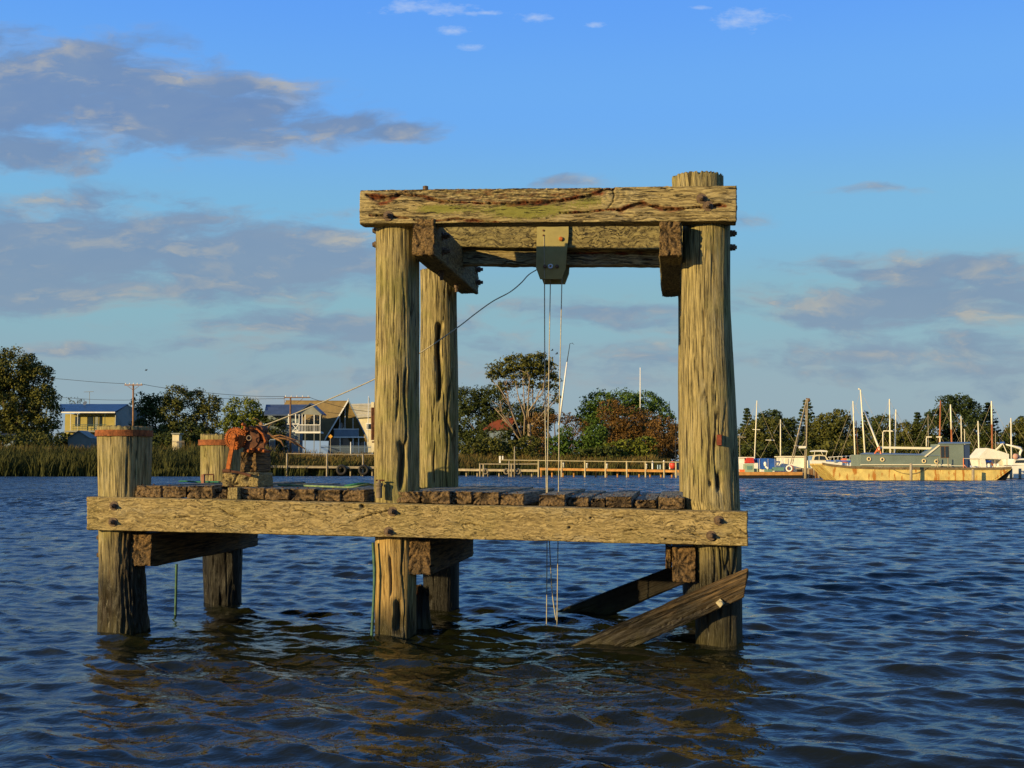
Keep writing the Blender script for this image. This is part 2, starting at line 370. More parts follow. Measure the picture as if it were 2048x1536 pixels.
# ------------------------------------------------------------------ water
def build_water():
    ang = [R(v) for v in np.concatenate([np.linspace(-180, -45, 16)[:-1], np.linspace(-45, -27, 28)[:-1], np.linspace(-27, 27, 540), np.linspace(27, 45, 28)[1:], np.linspace(45, 180, 16)[1:-1]])]
    ang = np.array(ang)
    rad = np.concatenate([[.3, 1.0, 2.0, 3.0, 4.0], np.geomspace(4.6, 60, 720), np.geomspace(60, 260, 150)[1:], np.geomspace(260, 6000, 14)[1:]])
    Rr, A = np.meshgrid(rad, ang, indexing='ij')
    X = Rr * np.sin(A); Y = Rr * np.cos(A); Z = np.zeros_like(X); DX = np.zeros_like(X); DY = np.zeros_like(X)
    sp = np.gradient(rad)[:, None]
    g = np.random.default_rng(12)
    N = 84
    patch = .75 + .5 * fbm(X / 5.5, Y / 5.5, 0.3, 2)
    calm = 1.0
    for i in range(N):
        lam = .11 * (1.5 / .11) ** ((i + g.uniform()) / N)
        th = R(200) + g.normal() * .5           # the direction the waves run
        k = 2 * math.pi / lam; st = .042 * (1.0 if lam < .55 else (.55 / lam) ** 1.0) * (1 if lam > .16 else (lam / .16) ** .5)
        a = st / k; kx, ky = k * math.sin(th), k * math.cos(th)
        keep = np.clip((lam / sp - 1.8) / 1.6, 0, 1)
        ph = kx * X + ky * Y + g.uniform(0, 6.283) + 1.1 * pn(X / 7 + i, Y / 7, i * .37)
        s, c = np.sin(ph), np.cos(ph)
        m = a * keep * (patch if i % 2 else 1.0)
        Z += m * s; DX += .75 * m * c * math.sin(th); DY += .75 * m * c * math.cos(th)
    X2 = X + DX; Y2 = Y + DY
    V = np.stack([X2, Y2, Z], -1).reshape(-1, 3); nr, na = X.shape
    i = np.arange(nr * na).reshape(nr, na); j = np.roll(i, -1, 1)
    Q = np.stack([i[:-1], i[1:], j[1:], j[:-1]], -1).reshape(-1, 4)
    m, nt, b = material('water')
    b.inputs['Base Color'].default_value = (.0085, .0100, .0035, 1); b.inputs['Roughness'].default_value = .035
    b.inputs['IOR'].default_value = 1.33; b.inputs['Specular IOR Level'].default_value = .5
    pos = new(nt, 'ShaderNodeNewGeometry').outputs['Position']
    mp = vmth(nt, 'MULTIPLY', pos, (1.0, 1.5, 1.0))
    h1 = noise(nt, mp, 9.0, 3, .6, .4); h2 = noise(nt, mp, 2.2, 3, .55, .3); h3 = noise(nt, vmth(nt, 'MULTIPLY', pos, (.55, 1.0, 1)), .9, 2, .5, .3)
    far = mrange(nt, vmth(nt, 'LENGTH', pos, out=1), 14, 60)
    n1 = bump(nt, h1, .013, .6)
    n2 = bump(nt, mth(nt, 'MULTIPLY', h2, mth(nt, 'SUBTRACT', 1.0, far)), .03, .6, n1)
    # unresolved wavelets: slopes taken straight from noise, so they hold at any distance
    s1 = noise(nt, vmth(nt, 'MULTIPLY', pos, (1.0, .55, 1)), 2.4, 3, .7, .3, col=True); s2 = noise(nt, vmth(nt, 'MULTIPLY', pos, (1.0, .5, 1)), .35, 3, .6, col=True)
    s4 = noise(nt, vmth(nt, 'MULTIPLY', pos, (1.0, .8, 1)), 9.0, 3, .65, .3, col=True)
    fine4 = vmth(nt, 'MULTIPLY', vmth(nt, 'SUBTRACT', s4, (.5, .5, .5)), (.09, .15, 0))
    sl = vmth(nt, 'ADD', vmth(nt, 'MULTIPLY', vmth(nt, 'SUBTRACT', s1, (.5, .63, .5)), (.9, 1.7, 0)), vmth(nt, 'MULTIPLY', vmth(nt, 'SUBTRACT', s2, (.5, .5, .5)), (.3, .6, 0)))
    cv = new(nt, 'ShaderNodeCombineXYZ')
    for q in range(3): nt.links.new(mth(nt, 'ADD', .08, mth(nt, 'MULTIPLY', far, .92)), cv.inputs[q])
    n3 = vmth(nt, 'NORMALIZE', vmth(nt, 'ADD', vmth(nt, 'ADD', n2, fine4), vmth(nt, 'MULTIPLY', sl, cv.outputs[0])))
    nt.links.new(n3, b.inputs['Normal'])
    o = link_mesh('water', V, Q, m, None, (0, 0, 0)); tag(o, 'rippled dark blue water of the harbour reaching to the far shore', kind='structure')
build_water()

# ------------------------------------------------------------------ land
def shore(x):
    x = np.asarray(x, float)
    return np.interp(x, [-400, -60, -35, -12, 0, 22, 30, 40, 120, 400], [150, 163, 166, 172, 178, 178, 200, 235, 240, 220])
def land_z(x, y):
    s = np.clip((y - shore(x)) / 26.0, -.4, 1)
    return np.where(s < 0, s * 2.0, s ** .6 * 2.3) + .10 * np.clip(s, 0, 1) * fbm(np.asarray(x) / 6, np.asarray(y) / 6, 1.0, 2)
xs = np.concatenate([np.linspace(-3500, -300, 14)[:-1], np.linspace(-300, 300, 200), np.linspace(300, 3500, 14)[1:]])
ss = np.concatenate([np.linspace(-12, 60, 60), np.geomspace(64, 4000, 30)])
XX, SS = np.meshgrid(xs, ss, indexing='xy'); YY = shore(XX) + SS
ZZ = land_z(XX, YY)
i = np.arange(XX.size).reshape(XX.shape); Q = np.stack([i[:-1, :-1], i[:-1, 1:], i[1:, 1:], i[1:, :-1]], -1).reshape(-1, 4)
GRASS = simple('grassy_ground', (.045, .05, .015), .95, .5, .4, bumpd=.02)
tag(link_mesh('ground', np.stack([XX, YY, ZZ], -1).reshape(-1, 3), Q, GRASS, None, (0, 0, 0)), 'low grassy bank behind the reeds', kind='structure')

# ------------------------------------------------------------------ reeds
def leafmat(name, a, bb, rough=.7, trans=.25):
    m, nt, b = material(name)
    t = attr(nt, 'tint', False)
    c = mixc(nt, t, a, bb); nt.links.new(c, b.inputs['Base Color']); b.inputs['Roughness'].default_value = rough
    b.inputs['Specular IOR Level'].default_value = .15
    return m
REED_G = leafmat('green_reeds', (.022, .032, .008), (.085, .08, .018)); REED_Y = leafmat('straw_reeds', (.06, .05, .012), (.19, .125, .035))
def reeds(name, px0, px1, depth, n, h, mat, label, back=0.0, lean=.18, seed=1, s0=0.0, edge=0.0):
    g = np.random.default_rng(seed)
    pxs = g.uniform(px0, px1, n); s = g.uniform(0, 1, n) * depth + s0
    t = (pxs - CX) / FOC; x = t * 170.0
    for _ in range(3): y = shore(x) + s; x = t * y
    y = y - 1.5 + edge * fbm(x / 3, 0.0, seed, 2)
    z = np.maximum(land_z(x, y), -.3)
    cl = .72 + .32 * fbm(x / 2.5, y / 3.0, seed, 2) + .12 * fbm(x / .8, y / .8, seed + 3, 1)
    H = h * cl * g.uniform(.65, 1.15, n); w = g.uniform(.03, .07, n)
    a = g.normal(0, lean, n) + .12; bb_ = g.normal(0, lean, n); ya = g.uniform(0, math.pi, n)
    wx, wy = np.cos(ya) * w, np.sin(ya) * w
    p = np.stack([x, y, z], 1)
    def at(f, k): return p + np.stack([a * H * f ** 1.7, bb_ * H * f ** 1.7, H * f], 1) + np.stack([wx * k, wy * k, 0 * w], 1)
    V = np.stack([at(0, -1), at(0, 1), at(.6, .9), at(.6, -.9), at(1, .25), at(1, -.25)], 1).reshape(-1, 3)
    b0 = np.arange(n)[:, None] * 6
    Q = np.concatenate([b0 + [0, 1, 2, 3], b0 + [3, 2, 4, 5]])
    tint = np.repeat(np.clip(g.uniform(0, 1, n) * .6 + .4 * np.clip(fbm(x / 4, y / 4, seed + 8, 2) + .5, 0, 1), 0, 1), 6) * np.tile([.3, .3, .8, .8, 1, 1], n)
    o = link_mesh(name, V, Q, mat, None, (x.mean(), y.mean(), 0), attrs=dict(tint=tint), smooth=False); tag(o, label, kind='stuff')
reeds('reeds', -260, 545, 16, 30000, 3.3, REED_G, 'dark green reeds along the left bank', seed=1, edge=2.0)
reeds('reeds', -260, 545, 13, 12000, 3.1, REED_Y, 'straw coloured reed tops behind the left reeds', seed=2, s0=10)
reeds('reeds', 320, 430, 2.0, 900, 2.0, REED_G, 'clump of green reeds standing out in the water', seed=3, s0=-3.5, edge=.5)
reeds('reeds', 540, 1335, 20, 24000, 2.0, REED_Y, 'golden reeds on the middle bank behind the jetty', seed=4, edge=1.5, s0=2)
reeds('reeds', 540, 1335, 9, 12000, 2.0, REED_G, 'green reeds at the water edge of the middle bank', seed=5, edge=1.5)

# ------------------------------------------------------------------ trees
LEAF = dict(
    gum=leafmat('gum_leaves', (0.039, 0.049, 0.009), (0.124, 0.115, 0.020)), dark=leafmat('dark_leaves', (0.021, 0.032, 0.008), (0.065, 0.078, 0.014)),
    bright=leafmat('bright_leaves', (0.058, 0.081, 0.009), (0.156, 0.169, 0.020)), rust=leafmat('rusty_leaves', (0.065, 0.038, 0.011), (0.176, 0.092, 0.022)),
    green=leafmat('fresh_green_leaves', (0.029, 0.065, 0.009), (0.091, 0.142, 0.020)), pine=leafmat('pine_needles', (0.016, 0.030, 0.010), (0.044, 0.062, 0.014)),
    olive=leafmat('olive_leaves', (0.039, 0.049, 0.010), (0.111, 0.108, 0.020)))
BARK = simple('grey_brown_bark', (.11, .08, .05), .9, .4, 4, bumpd=.02); BARK_P = simple('pale_bark', (.26, .20, .13), .85, .3, 3, bumpd=.01); BARK_O = simple('orange_dead_wood', (.22, .115, .05), .85, .5, 3, bumpd=.02)
def leaves(centres, radii, n, size, g):
    """leaf cards gathered round clump centres"""
    k = g.integers(0, len(centres), n); d = g.normal(size=(n, 3)); d /= np.linalg.norm(d, axis=1)[:, None]
    rr = g.uniform(.25, 1, n) ** .5
    c = centres[k] + d * (radii[k] * rr)[:, None] * [1, 1, .75]
    nrm = d * 1.25 + g.normal(size=(n, 3)) * .55 + [0, 0, .2]; nrm /= np.linalg.norm(nrm, axis=1)[:, None]
    t = np.cross(nrm, g.normal(size=(n, 3))); t /= np.linalg.norm(t, axis=1)[:, None]; b = np.cross(nrm, t)
    s = (size * g.uniform(.55, 1.3, n))[:, None]
    V = np.stack([c - t * s, c - b * s * .55, c + t * s, c + b * s * .55], 1).reshape(-1, 3)
    Q = np.arange(n * 4).reshape(n, 4)
    tint = np.clip(g.uniform(0, 1, len(centres))[k] * .6 + g.uniform(0, .4, n), 0, 1)
    return V, Q, np.repeat(tint, 4)
def tree(name, label, cat, Y, blobs, mat, trunk=None, group=None, seed=0, dens=34, leaf=.22, clump=.85, bark=None, flat=.8, trunk_r=.35, limbs=True, skirt=True):
    g = np.random.default_rng(seed + 500)
    base_px = trunk if trunk else np.mean([b[0] for b in blobs])
    base = P(base_px, 900, Y); base[2] = float(land_z(base[0], Y)); root = empty(name, base, label, cat, group)
    cs = []; rs = []; n = 0; tops = []
    if skirt:
        for (px, py, rx, ry) in [b for b in blobs if b[1] + b[3] > 862]:
            if py + ry < 915: blobs = blobs + [(px, (py + 918) / 2 + 4, rx * .95, max(8, (922 - py) / 2))]
    for (px, py, rx, ry) in blobs:
        c = P(px, py, Y); sc = Y / FOC; ax, az = rx * sc, ry * sc; ay = max(ax * flat, az * .6); area = math.pi * ax * az
        k = max(6, int(area / (clump ** 2) * 2.6))
        d = g.normal(size=(k, 3)); d /= np.linalg.norm(d, axis=1)[:, None]; r = g.uniform(.45, 1.0, k) ** .6
        cc = c + d * r[:, None] * [ax, ay, az] * .92
        cc[:, 2] = np.maximum(cc[:, 2], base[2] + .5)
        cs.append(cc); rs.append(clump * g.uniform(.6, 1.35, k) * min(1.0, .4 + az / 3)); n += int(area * dens * 2.3); tops.append((c, ax, ay, az))
    V, Q, tint = leaves(np.concatenate(cs), np.concatenate(rs), n, leaf, g)
    link_mesh('crown', V, Q, LEAF[mat], root, (base[0], base[1], V[:, 2].min()), attrs=dict(tint=tint), smooth=False)
    m = MB(); zt = max(t[0][2] for t in tops)
    lo = min(t[0][2] - t[3] * .3 for t in tops); fork = base + [0, 0, max(.8, (lo - base[2]) * .6)]
    m.tube([base - [0, 0, .4], base * .5 + fork * .5 + [.15, 0, 0], fork], [trunk_r * 1.25, trunk_r, trunk_r * .85], 8)
    if limbs:
        for (c, ax, ay, az) in tops:
            for q in range(2):
                e = c + g.normal(size=3) * [ax * .35, ay * .3, az * .35]; mid = fork * .5 + e * .5 + g.normal(size=3) * .3 - [0, 0, .2]
                m.tube([fork, mid, e], [trunk_r * .6, trunk_r * .38, trunk_r * .1], 6)
    m.build('trunk', bark or BARK, root, smooth=True)
    return root
GL = 'trees and bushes along the left bank'
tree('gum_tree', 'huge dense gum tree at the far left edge, taller than the house beside it', 'tree', 205, [(20, 735, 62, 44), (70, 760, 36, 40), (-40, 760, 70, 60), (10, 800, 80, 50), (80, 815, 40, 45), (60, 850, 62, 36), (-20, 860, 80, 30)], 'gum', seed=1, dens=44, clump=1.1, trunk_r=.6)
tree('bare_shrub', 'leafless twiggy shrub rising behind the blue roof', 'shrub', 262, [(150, 800, 22, 9)], 'dark', seed=2, dens=9, clump=.5, leaf=.15)
tree('bushy_tree', 'dark low tree just right of the power pole', 'tree', 222, [(290, 806, 28, 22), (312, 812, 22, 24), (305, 850, 40, 44), (282, 862, 26, 28)], 'dark', group=GL, seed=3)
tree('bushy_tree', 'tall round tree, highest of the clump right of the power pole', 'tree', 218, [(352, 795, 30, 26), (345, 830, 32, 40), (340, 868, 34, 24)], 'olive', group=GL, seed=4)
tree('bushy_tree', 'twin topped tree between the highest tree and the yellow-green one', 'tree', 220, [(392, 800, 22, 26), (425, 808, 22, 22), (405, 845, 42, 34), (400, 875, 44, 18)], 'olive', group=GL, seed=5)
tree('bushy_tree', 'yellow-green rounded tree directly behind the rusty winch', 'tree', 208, [(485, 825, 44, 32), (470, 850, 34, 26), (512, 845, 30, 24)], 'bright', group=GL, seed=6)
tree('bushy_tree', 'dark ragged tree with dead twigs in front of the blue-grey roofed house', 'tree', 206, [(545, 858, 30, 26), (520, 870, 30, 20)], 'dark', group=GL, seed=7, dens=26)
tree('hedge_bush', 'dark hedge bush under the trees behind the left bollard', 'bush', 196, [(330, 880, 60, 16), (250, 885, 40, 10)], 'dark', seed=8)
tree('hedge_bush', 'dark hedge bush between the rear bollard and the tall trees', 'bush', 194, [(420, 884, 46, 14), (385, 862, 30, 20)], 'dark', seed=9)
tree('hedge_bush', 'low dark bush at the foot of the big gum tree', 'bush', 192, [(60, 878, 70, 14), (-30, 880, 60, 14)], 'olive', seed=10)
tree('hedge_bush', 'dark bushes under the veranda of the blue-roofed house', 'bush', 218, [(126, 878, 20, 15), (140, 884, 20, 10), (205, 876, 32, 13), (245, 868, 22, 16)], 'dark', seed=17, dens=40, clump=.6)
# fallen dead tree trunk
g = np.random.default_rng(5)
m = MB()
for pts, r in ([[(520, 845), (532, 862), (545, 873), (575, 878), (600, 893)], .28], [[(545, 873), (562, 882), (568, 893)], .22], [[(575, 878), (590, 884), (610, 898)], .22], [[(532, 862), (540, 850), (552, 846)], .10], [[(532, 862), (524, 852), (512, 850)], .08], [[(545, 873), (560, 870), (580, 876), (604, 884)], .14], [[(522, 845), (515, 838), (505, 836)], .06]):
    pp = [P(x, y, 196 + g.normal() * .4) for x, y in pts]; m.tube(pp, list(np.linspace(r, r * .45, len(pp))), 8)
tag(m.build('fallen_tree', BARK_O, smooth=True), 'dead orange-brown fallen tree trunk with bare limbs on the bank below the balcony', 'fallen tree')

tree('bush', 'dark leafy bush half covering the red-roofed house', 'bush', 197, [(968, 856, 14, 14), (1014, 862, 14, 12), (990, 870, 30, 14), (985, 838, 10, 7), (1008, 846, 7, 5)], 'dark', seed=18, dens=26, clump=.5, leaf=.18, trunk_r=.1)
# central group
GM = 'trees and bushes on the middle bank'
tree('bushy_tree', 'dark dense tree just right of the rear middle pile', 'tree', 214, [(935, 800, 34, 30), (985, 800, 34, 34), (950, 850, 60, 50), (990, 860, 40, 40), (1060, 850, 44, 36), (1035, 828, 48, 24), (1085, 832, 26, 22)], 'dark', group=GM, seed=11, dens=40)
eu = tree('eucalyptus_tree', 'tall eucalyptus with an umbrella crown over bare pale branches', 'tree', 206, [(1000, 738, 30, 16), (1035, 726, 42, 18), (1075, 722, 38, 16), (1095, 742, 22, 20), (985, 752, 18, 12), (1030, 748, 36, 12), (1075, 750, 34, 14), (1108, 765, 12, 16), (1010, 772, 20, 10), (1050, 768, 26, 9), (1090, 772, 20, 10), (1112, 795, 8, 14), (1060, 735, 50, 18)], 'gum', trunk=1058, seed=12, dens=30, clump=.75, limbs=False, bark=BARK_P, leaf=.22)
m = MB(); g = np.random.default_rng(9)
fk = P(1050, 868, 206)
for (bx_, by_), (tx, ty) in (((1045, 878), (995, 770)), ((1045, 878), (1010, 765)), ((1048, 870), (1030, 762)), ((1050, 860), (1045, 755)), ((1052, 850), (1060, 750)), ((1055, 850), (1075, 745)), ((1058, 850), (1090, 750)), ((1062, 850), (1105, 768)), ((1065, 850), (1118, 790)), ((1040, 880), (988, 815)), ((1035, 870), (1000, 800)), ((1070, 850), (1112, 800)), ((1064, 845), (1085, 770)), ((1040, 865), (1003, 838))):
    a_, b_ = P(bx_, by_, 206), P(tx, ty, 206 + g.normal() * 2); k1 = a_ * .65 + b_ * .35 + g.normal(size=3) * .35; k2 = a_ * .3 + b_ * .7 + g.normal(size=3) * .35
    m.tube([a_, k1, k2, b_], [.17, .13, .10, .05], 6)
    for q in range(5):
        s = g.uniform(.4, 1); o_ = (k1 * (1 - s) + k2 * s) if q % 2 else (k2 * (1 - s) + b_ * s); e_ = o_ + np.array([g.normal() * .9, g.normal() * .7, g.uniform(.4, 1.8)]); m.tube([o_, (o_ + e_) / 2 + g.normal(size=3) * .12, e_], [.06, .045, .02], 5)
m.build('branch', BARK_P, eu, smooth=True, label='bare pale branches')
tree('rust_shrub', 'thin rusty foliage hanging among the bare branches of the eucalyptus', 'shrub', 207, [(1030, 780, 40, 18), (1085, 785, 34, 24), (1010, 765, 26, 10)], 'rust', group='rust coloured shrubs', seed=33, dens=7, clump=.7, leaf=.17, trunk_r=.1, limbs=False)
tree('bushy_tree', 'broad dark green tree with a domed crown left of the thin white mast', 'tree', 212, [(1200, 806, 44, 26), (1245, 800, 42, 22), (1180, 830, 30, 24), (1290, 806, 34, 24), (1318, 815, 22, 20), (1240, 850, 90, 44), (1330, 860, 28, 44)], 'green', group=GM, seed=13, dens=34)
tree('rust_shrub', 'rust brown feathery shrub in front of the domed green tree', 'shrub', 203, [(1220, 822, 32, 26), (1255, 840, 42, 34), (1290, 850, 30, 34), (1235, 850, 34, 18)], 'rust', group='rust coloured shrubs', seed=14, dens=30, clump=.6, leaf=.17)
tree('rust_shrub', 'reddish brown scrub below the tilted pole', 'shrub', 200, [(1085, 838, 34, 14), (1125, 836, 34, 12), (1155, 850, 30, 16), (1075, 858, 24, 16)], 'rust', group='rust coloured shrubs', seed=15, dens=28, clump=.6, leaf=.17)
tree('rust_shrub', 'dark brown scrub beside the right tall pile', 'shrub', 198, [(1325, 860, 34, 30), (1348, 880, 22, 34), (1330, 895, 30, 20)], 'rust', group='rust coloured shrubs', seed=16, dens=26, clump=.6, leaf=.18)
for k, (bl, mt, lb) in enumerate([([(1190, 868, 28, 20), (1170, 885, 30, 14)], 'green', 'bright green leafy bush in the middle of the bank'), ([(1130, 868, 18, 18), (1115, 885, 30, 14)], 'green', 'dark green bush left of the bright leafy bush'),
        ([(1250, 890, 26, 12), (1290, 885, 28, 13), (1225, 893, 26, 9)], 'bright', 'yellow-green bush at the right end of the reeds'), ([(1060, 885, 26, 14), (1030, 892, 30, 12)], 'olive', 'olive bush under the eucalyptus trunk'),
        ([(980, 890, 34, 16), (945, 895, 34, 12)], 'olive', 'weeping green bush just right of the middle piles'), ([(1210, 900, 40, 8), (1170, 905, 40, 7)], 'dark', 'low dark bush row above the golden reeds')]):
    tree('bush', lb, 'bush', 193 - k * .7, bl, mt, group='green bushes on the middle bank', seed=20 + k, dens=44, clump=.55, leaf=.2, trunk_r=.12)

# right-hand tree line, 290 m and farther
def norfolk(px, top, hw, Y, label, seed, base=905):
    g = np.random.default_rng(seed + 900); b = P(px, base, Y); b[2] = 1.5; t = P(px, top, Y); H = t[2] - b[2]
    root = empty('norfolk_pine', b, label, 'pine tree', 'norfolk pines on the skyline')
    m = MB().tube([b - [0, 0, .5], b * .5 + t * .5, t], [.45, .28, .06], 8); m.build('trunk', BARK, root, smooth=True)
    cs = []; rs = []; w = hw * Y / FOC; nt_ = int(H / .85)
    for i in range(nt_):
        f = (i + .5) / nt_; rad = w * (1.06 - f) ** .8 * g.uniform(.85, 1.1); z = b[2] + H * (.1 + .9 * f)
        for q in range(7):
            th = g.uniform(0, 6.28)
            for s in np.linspace(.15, 1, max(3, int(rad / .5))): cs.append([b[0] + rad * s * math.cos(th), b[1] + rad * s * math.sin(th), z - .22 * s * rad * .5 + (.25 * rad * s * s)]); rs.append(.42)
    V, Q, tint = leaves(np.array(cs), np.array(rs), int(len(cs) * 13), .26, g)
    link_mesh('crown', V, Q, LEAF['pine'], root, (b[0], b[1], V[:, 2].min()), attrs=dict(tint=tint), smooth=False)
norfolk(1495, 816, 22, 290, 'small pointed norfolk pine leftmost on the right-hand skyline', 1)
norfolk(1615, 799, 32, 290, 'tall pointed norfolk pine behind the tripod mast', 2)
norfolk(1733, 823, 20, 300, 'pointed pine behind the tall white davit mast', 3)
norfolk(1836, 824, 20, 300, 'pointed pine left of the big dark cypress', 4)
norfolk(1980, 805, 30, 300, 'pointed pine just right of the big dark cypress', 5)
norfolk(2044, 832, 16, 300, 'pointed pine at the right edge of the picture', 6)
GR_ = 'trees of the right-hand skyline'
RT = [([(1540, 832, 26, 12), (1525, 845, 24, 14)], 'pine', 288, 'flat topped dark tree between the two leftmost pines'), ([(1535, 862, 48, 30), (1500, 875, 40, 24)], 'olive', 282, 'olive green tree behind the blue tarpaulin boat'),
      ([(1570, 858, 30, 26), (1590, 890, 50, 20)], 'dark', 283, 'dark tree left of the tripod mast'), ([(1660, 850, 34, 26), (1640, 870, 40, 26)], 'olive', 284, 'round tree just right of the tripod mast'),
      ([(1680, 834, 20, 16), (1690, 865, 30, 30)], 'gum', 286, 'airy browner tree left of the cream mast'), ([(1765, 850, 30, 22), (1750, 872, 44, 24)], 'dark', 287, 'dark round tree behind the pair of white masts'),
      ([(1810, 862, 26, 20), (1800, 885, 44, 20)], 'olive', 285, 'olive tree behind the street lamp'), ([(1850, 860, 28, 26), (1845, 885, 50, 20)], 'dark', 284, 'dark tree above the sloping wheelhouse front'),
      ([(1895, 806, 24, 18), (1925, 808, 28, 22), (1875, 835, 26, 22), (1915, 850, 50, 34), (1950, 830, 26, 24)], 'pine', 292, 'huge dark spreading cypress, highest on the right skyline'),
      ([(1960, 870, 34, 26), (1990, 885, 40, 20)], 'dark', 283, 'dark tree behind the white tent boat'), ([(2030, 870, 30, 26), (2050, 858, 22, 24)], 'olive', 286, 'reddish olive tree at the far right edge'),
      ([(1690, 895, 60, 16), (1640, 905, 50, 12)], 'olive', 262, 'broad olive bush behind the cabin cruiser'), ([(1780, 902, 70, 14)], 'olive', 264, 'broad low bush behind the barge cabin'),
      ([(1510, 900, 50, 16), (1560, 906, 50, 12)], 'dark', 263, 'low dark bush behind the work pontoon'), ([(1900, 900, 60, 16), (1990, 905, 60, 14)], 'dark', 264, 'low dark bush behind the wheelhouse')]
for k, (bl, mt, Y, lb) in enumerate(RT): tree('skyline_tree' if Y > 270 else 'bush', lb, 'tree' if Y > 270 else 'bush', Y, bl, mt, group=GR_, seed=40 + k, dens=24, clump=1.0, leaf=.30)
# ------------------------------------------------------------------ timber builders
def lattice(nu, nv, nw):
    """surface points of a box lattice; returns uvw (0..1) and quads"""
    idx = -np.ones((nu + 1, nv + 1, nw + 1), int)
    I, J, K = np.meshgrid(range(nu + 1), range(nv + 1), range(nw + 1), indexing='ij')
    m = (I == 0) | (I == nu) | (J == 0) | (J == nv) | (K == 0) | (K == nw)
    idx[m] = np.arange(m.sum()); uvw = np.stack([I[m] / nu, J[m] / nv, K[m] / nw], 1)
    Q = []
    def q(a, flip):
        s = np.stack([a[:-1, :-1], a[1:, :-1], a[1:, 1:], a[:-1, 1:]], -1).reshape(-1, 4)
        Q.append(s[:, ::-1] if flip else s)
    q(idx[0], True); q(idx[nu], False); q(idx[:, 0], False); q(idx[:, nv], True); q(idx[:, :, 0], True); q(idx[:, :, nw], False)
    return uvw, np.concatenate(Q)
def dist_poly(x, y, pts):
    d = np.full(x.shape, 1e9); tt = np.zeros(x.shape)
    for i in range(len(pts) - 1):
        ax, ay, aw = pts[i]; bx, by, bw = pts[i + 1]
        L2 = (bx - ax) ** 2 + (by - ay) ** 2 + 1e-12
        t = np.clip(((x - ax) * (bx - ax) + (y - ay) * (by - ay)) / L2, 0, 1)
        dd = np.hypot(x - ax - t * (bx - ax), y - ay - t * (by - ay)) / (aw + t * (bw - aw))
        m = dd < d; d = np.where(m, dd, d)
    return d
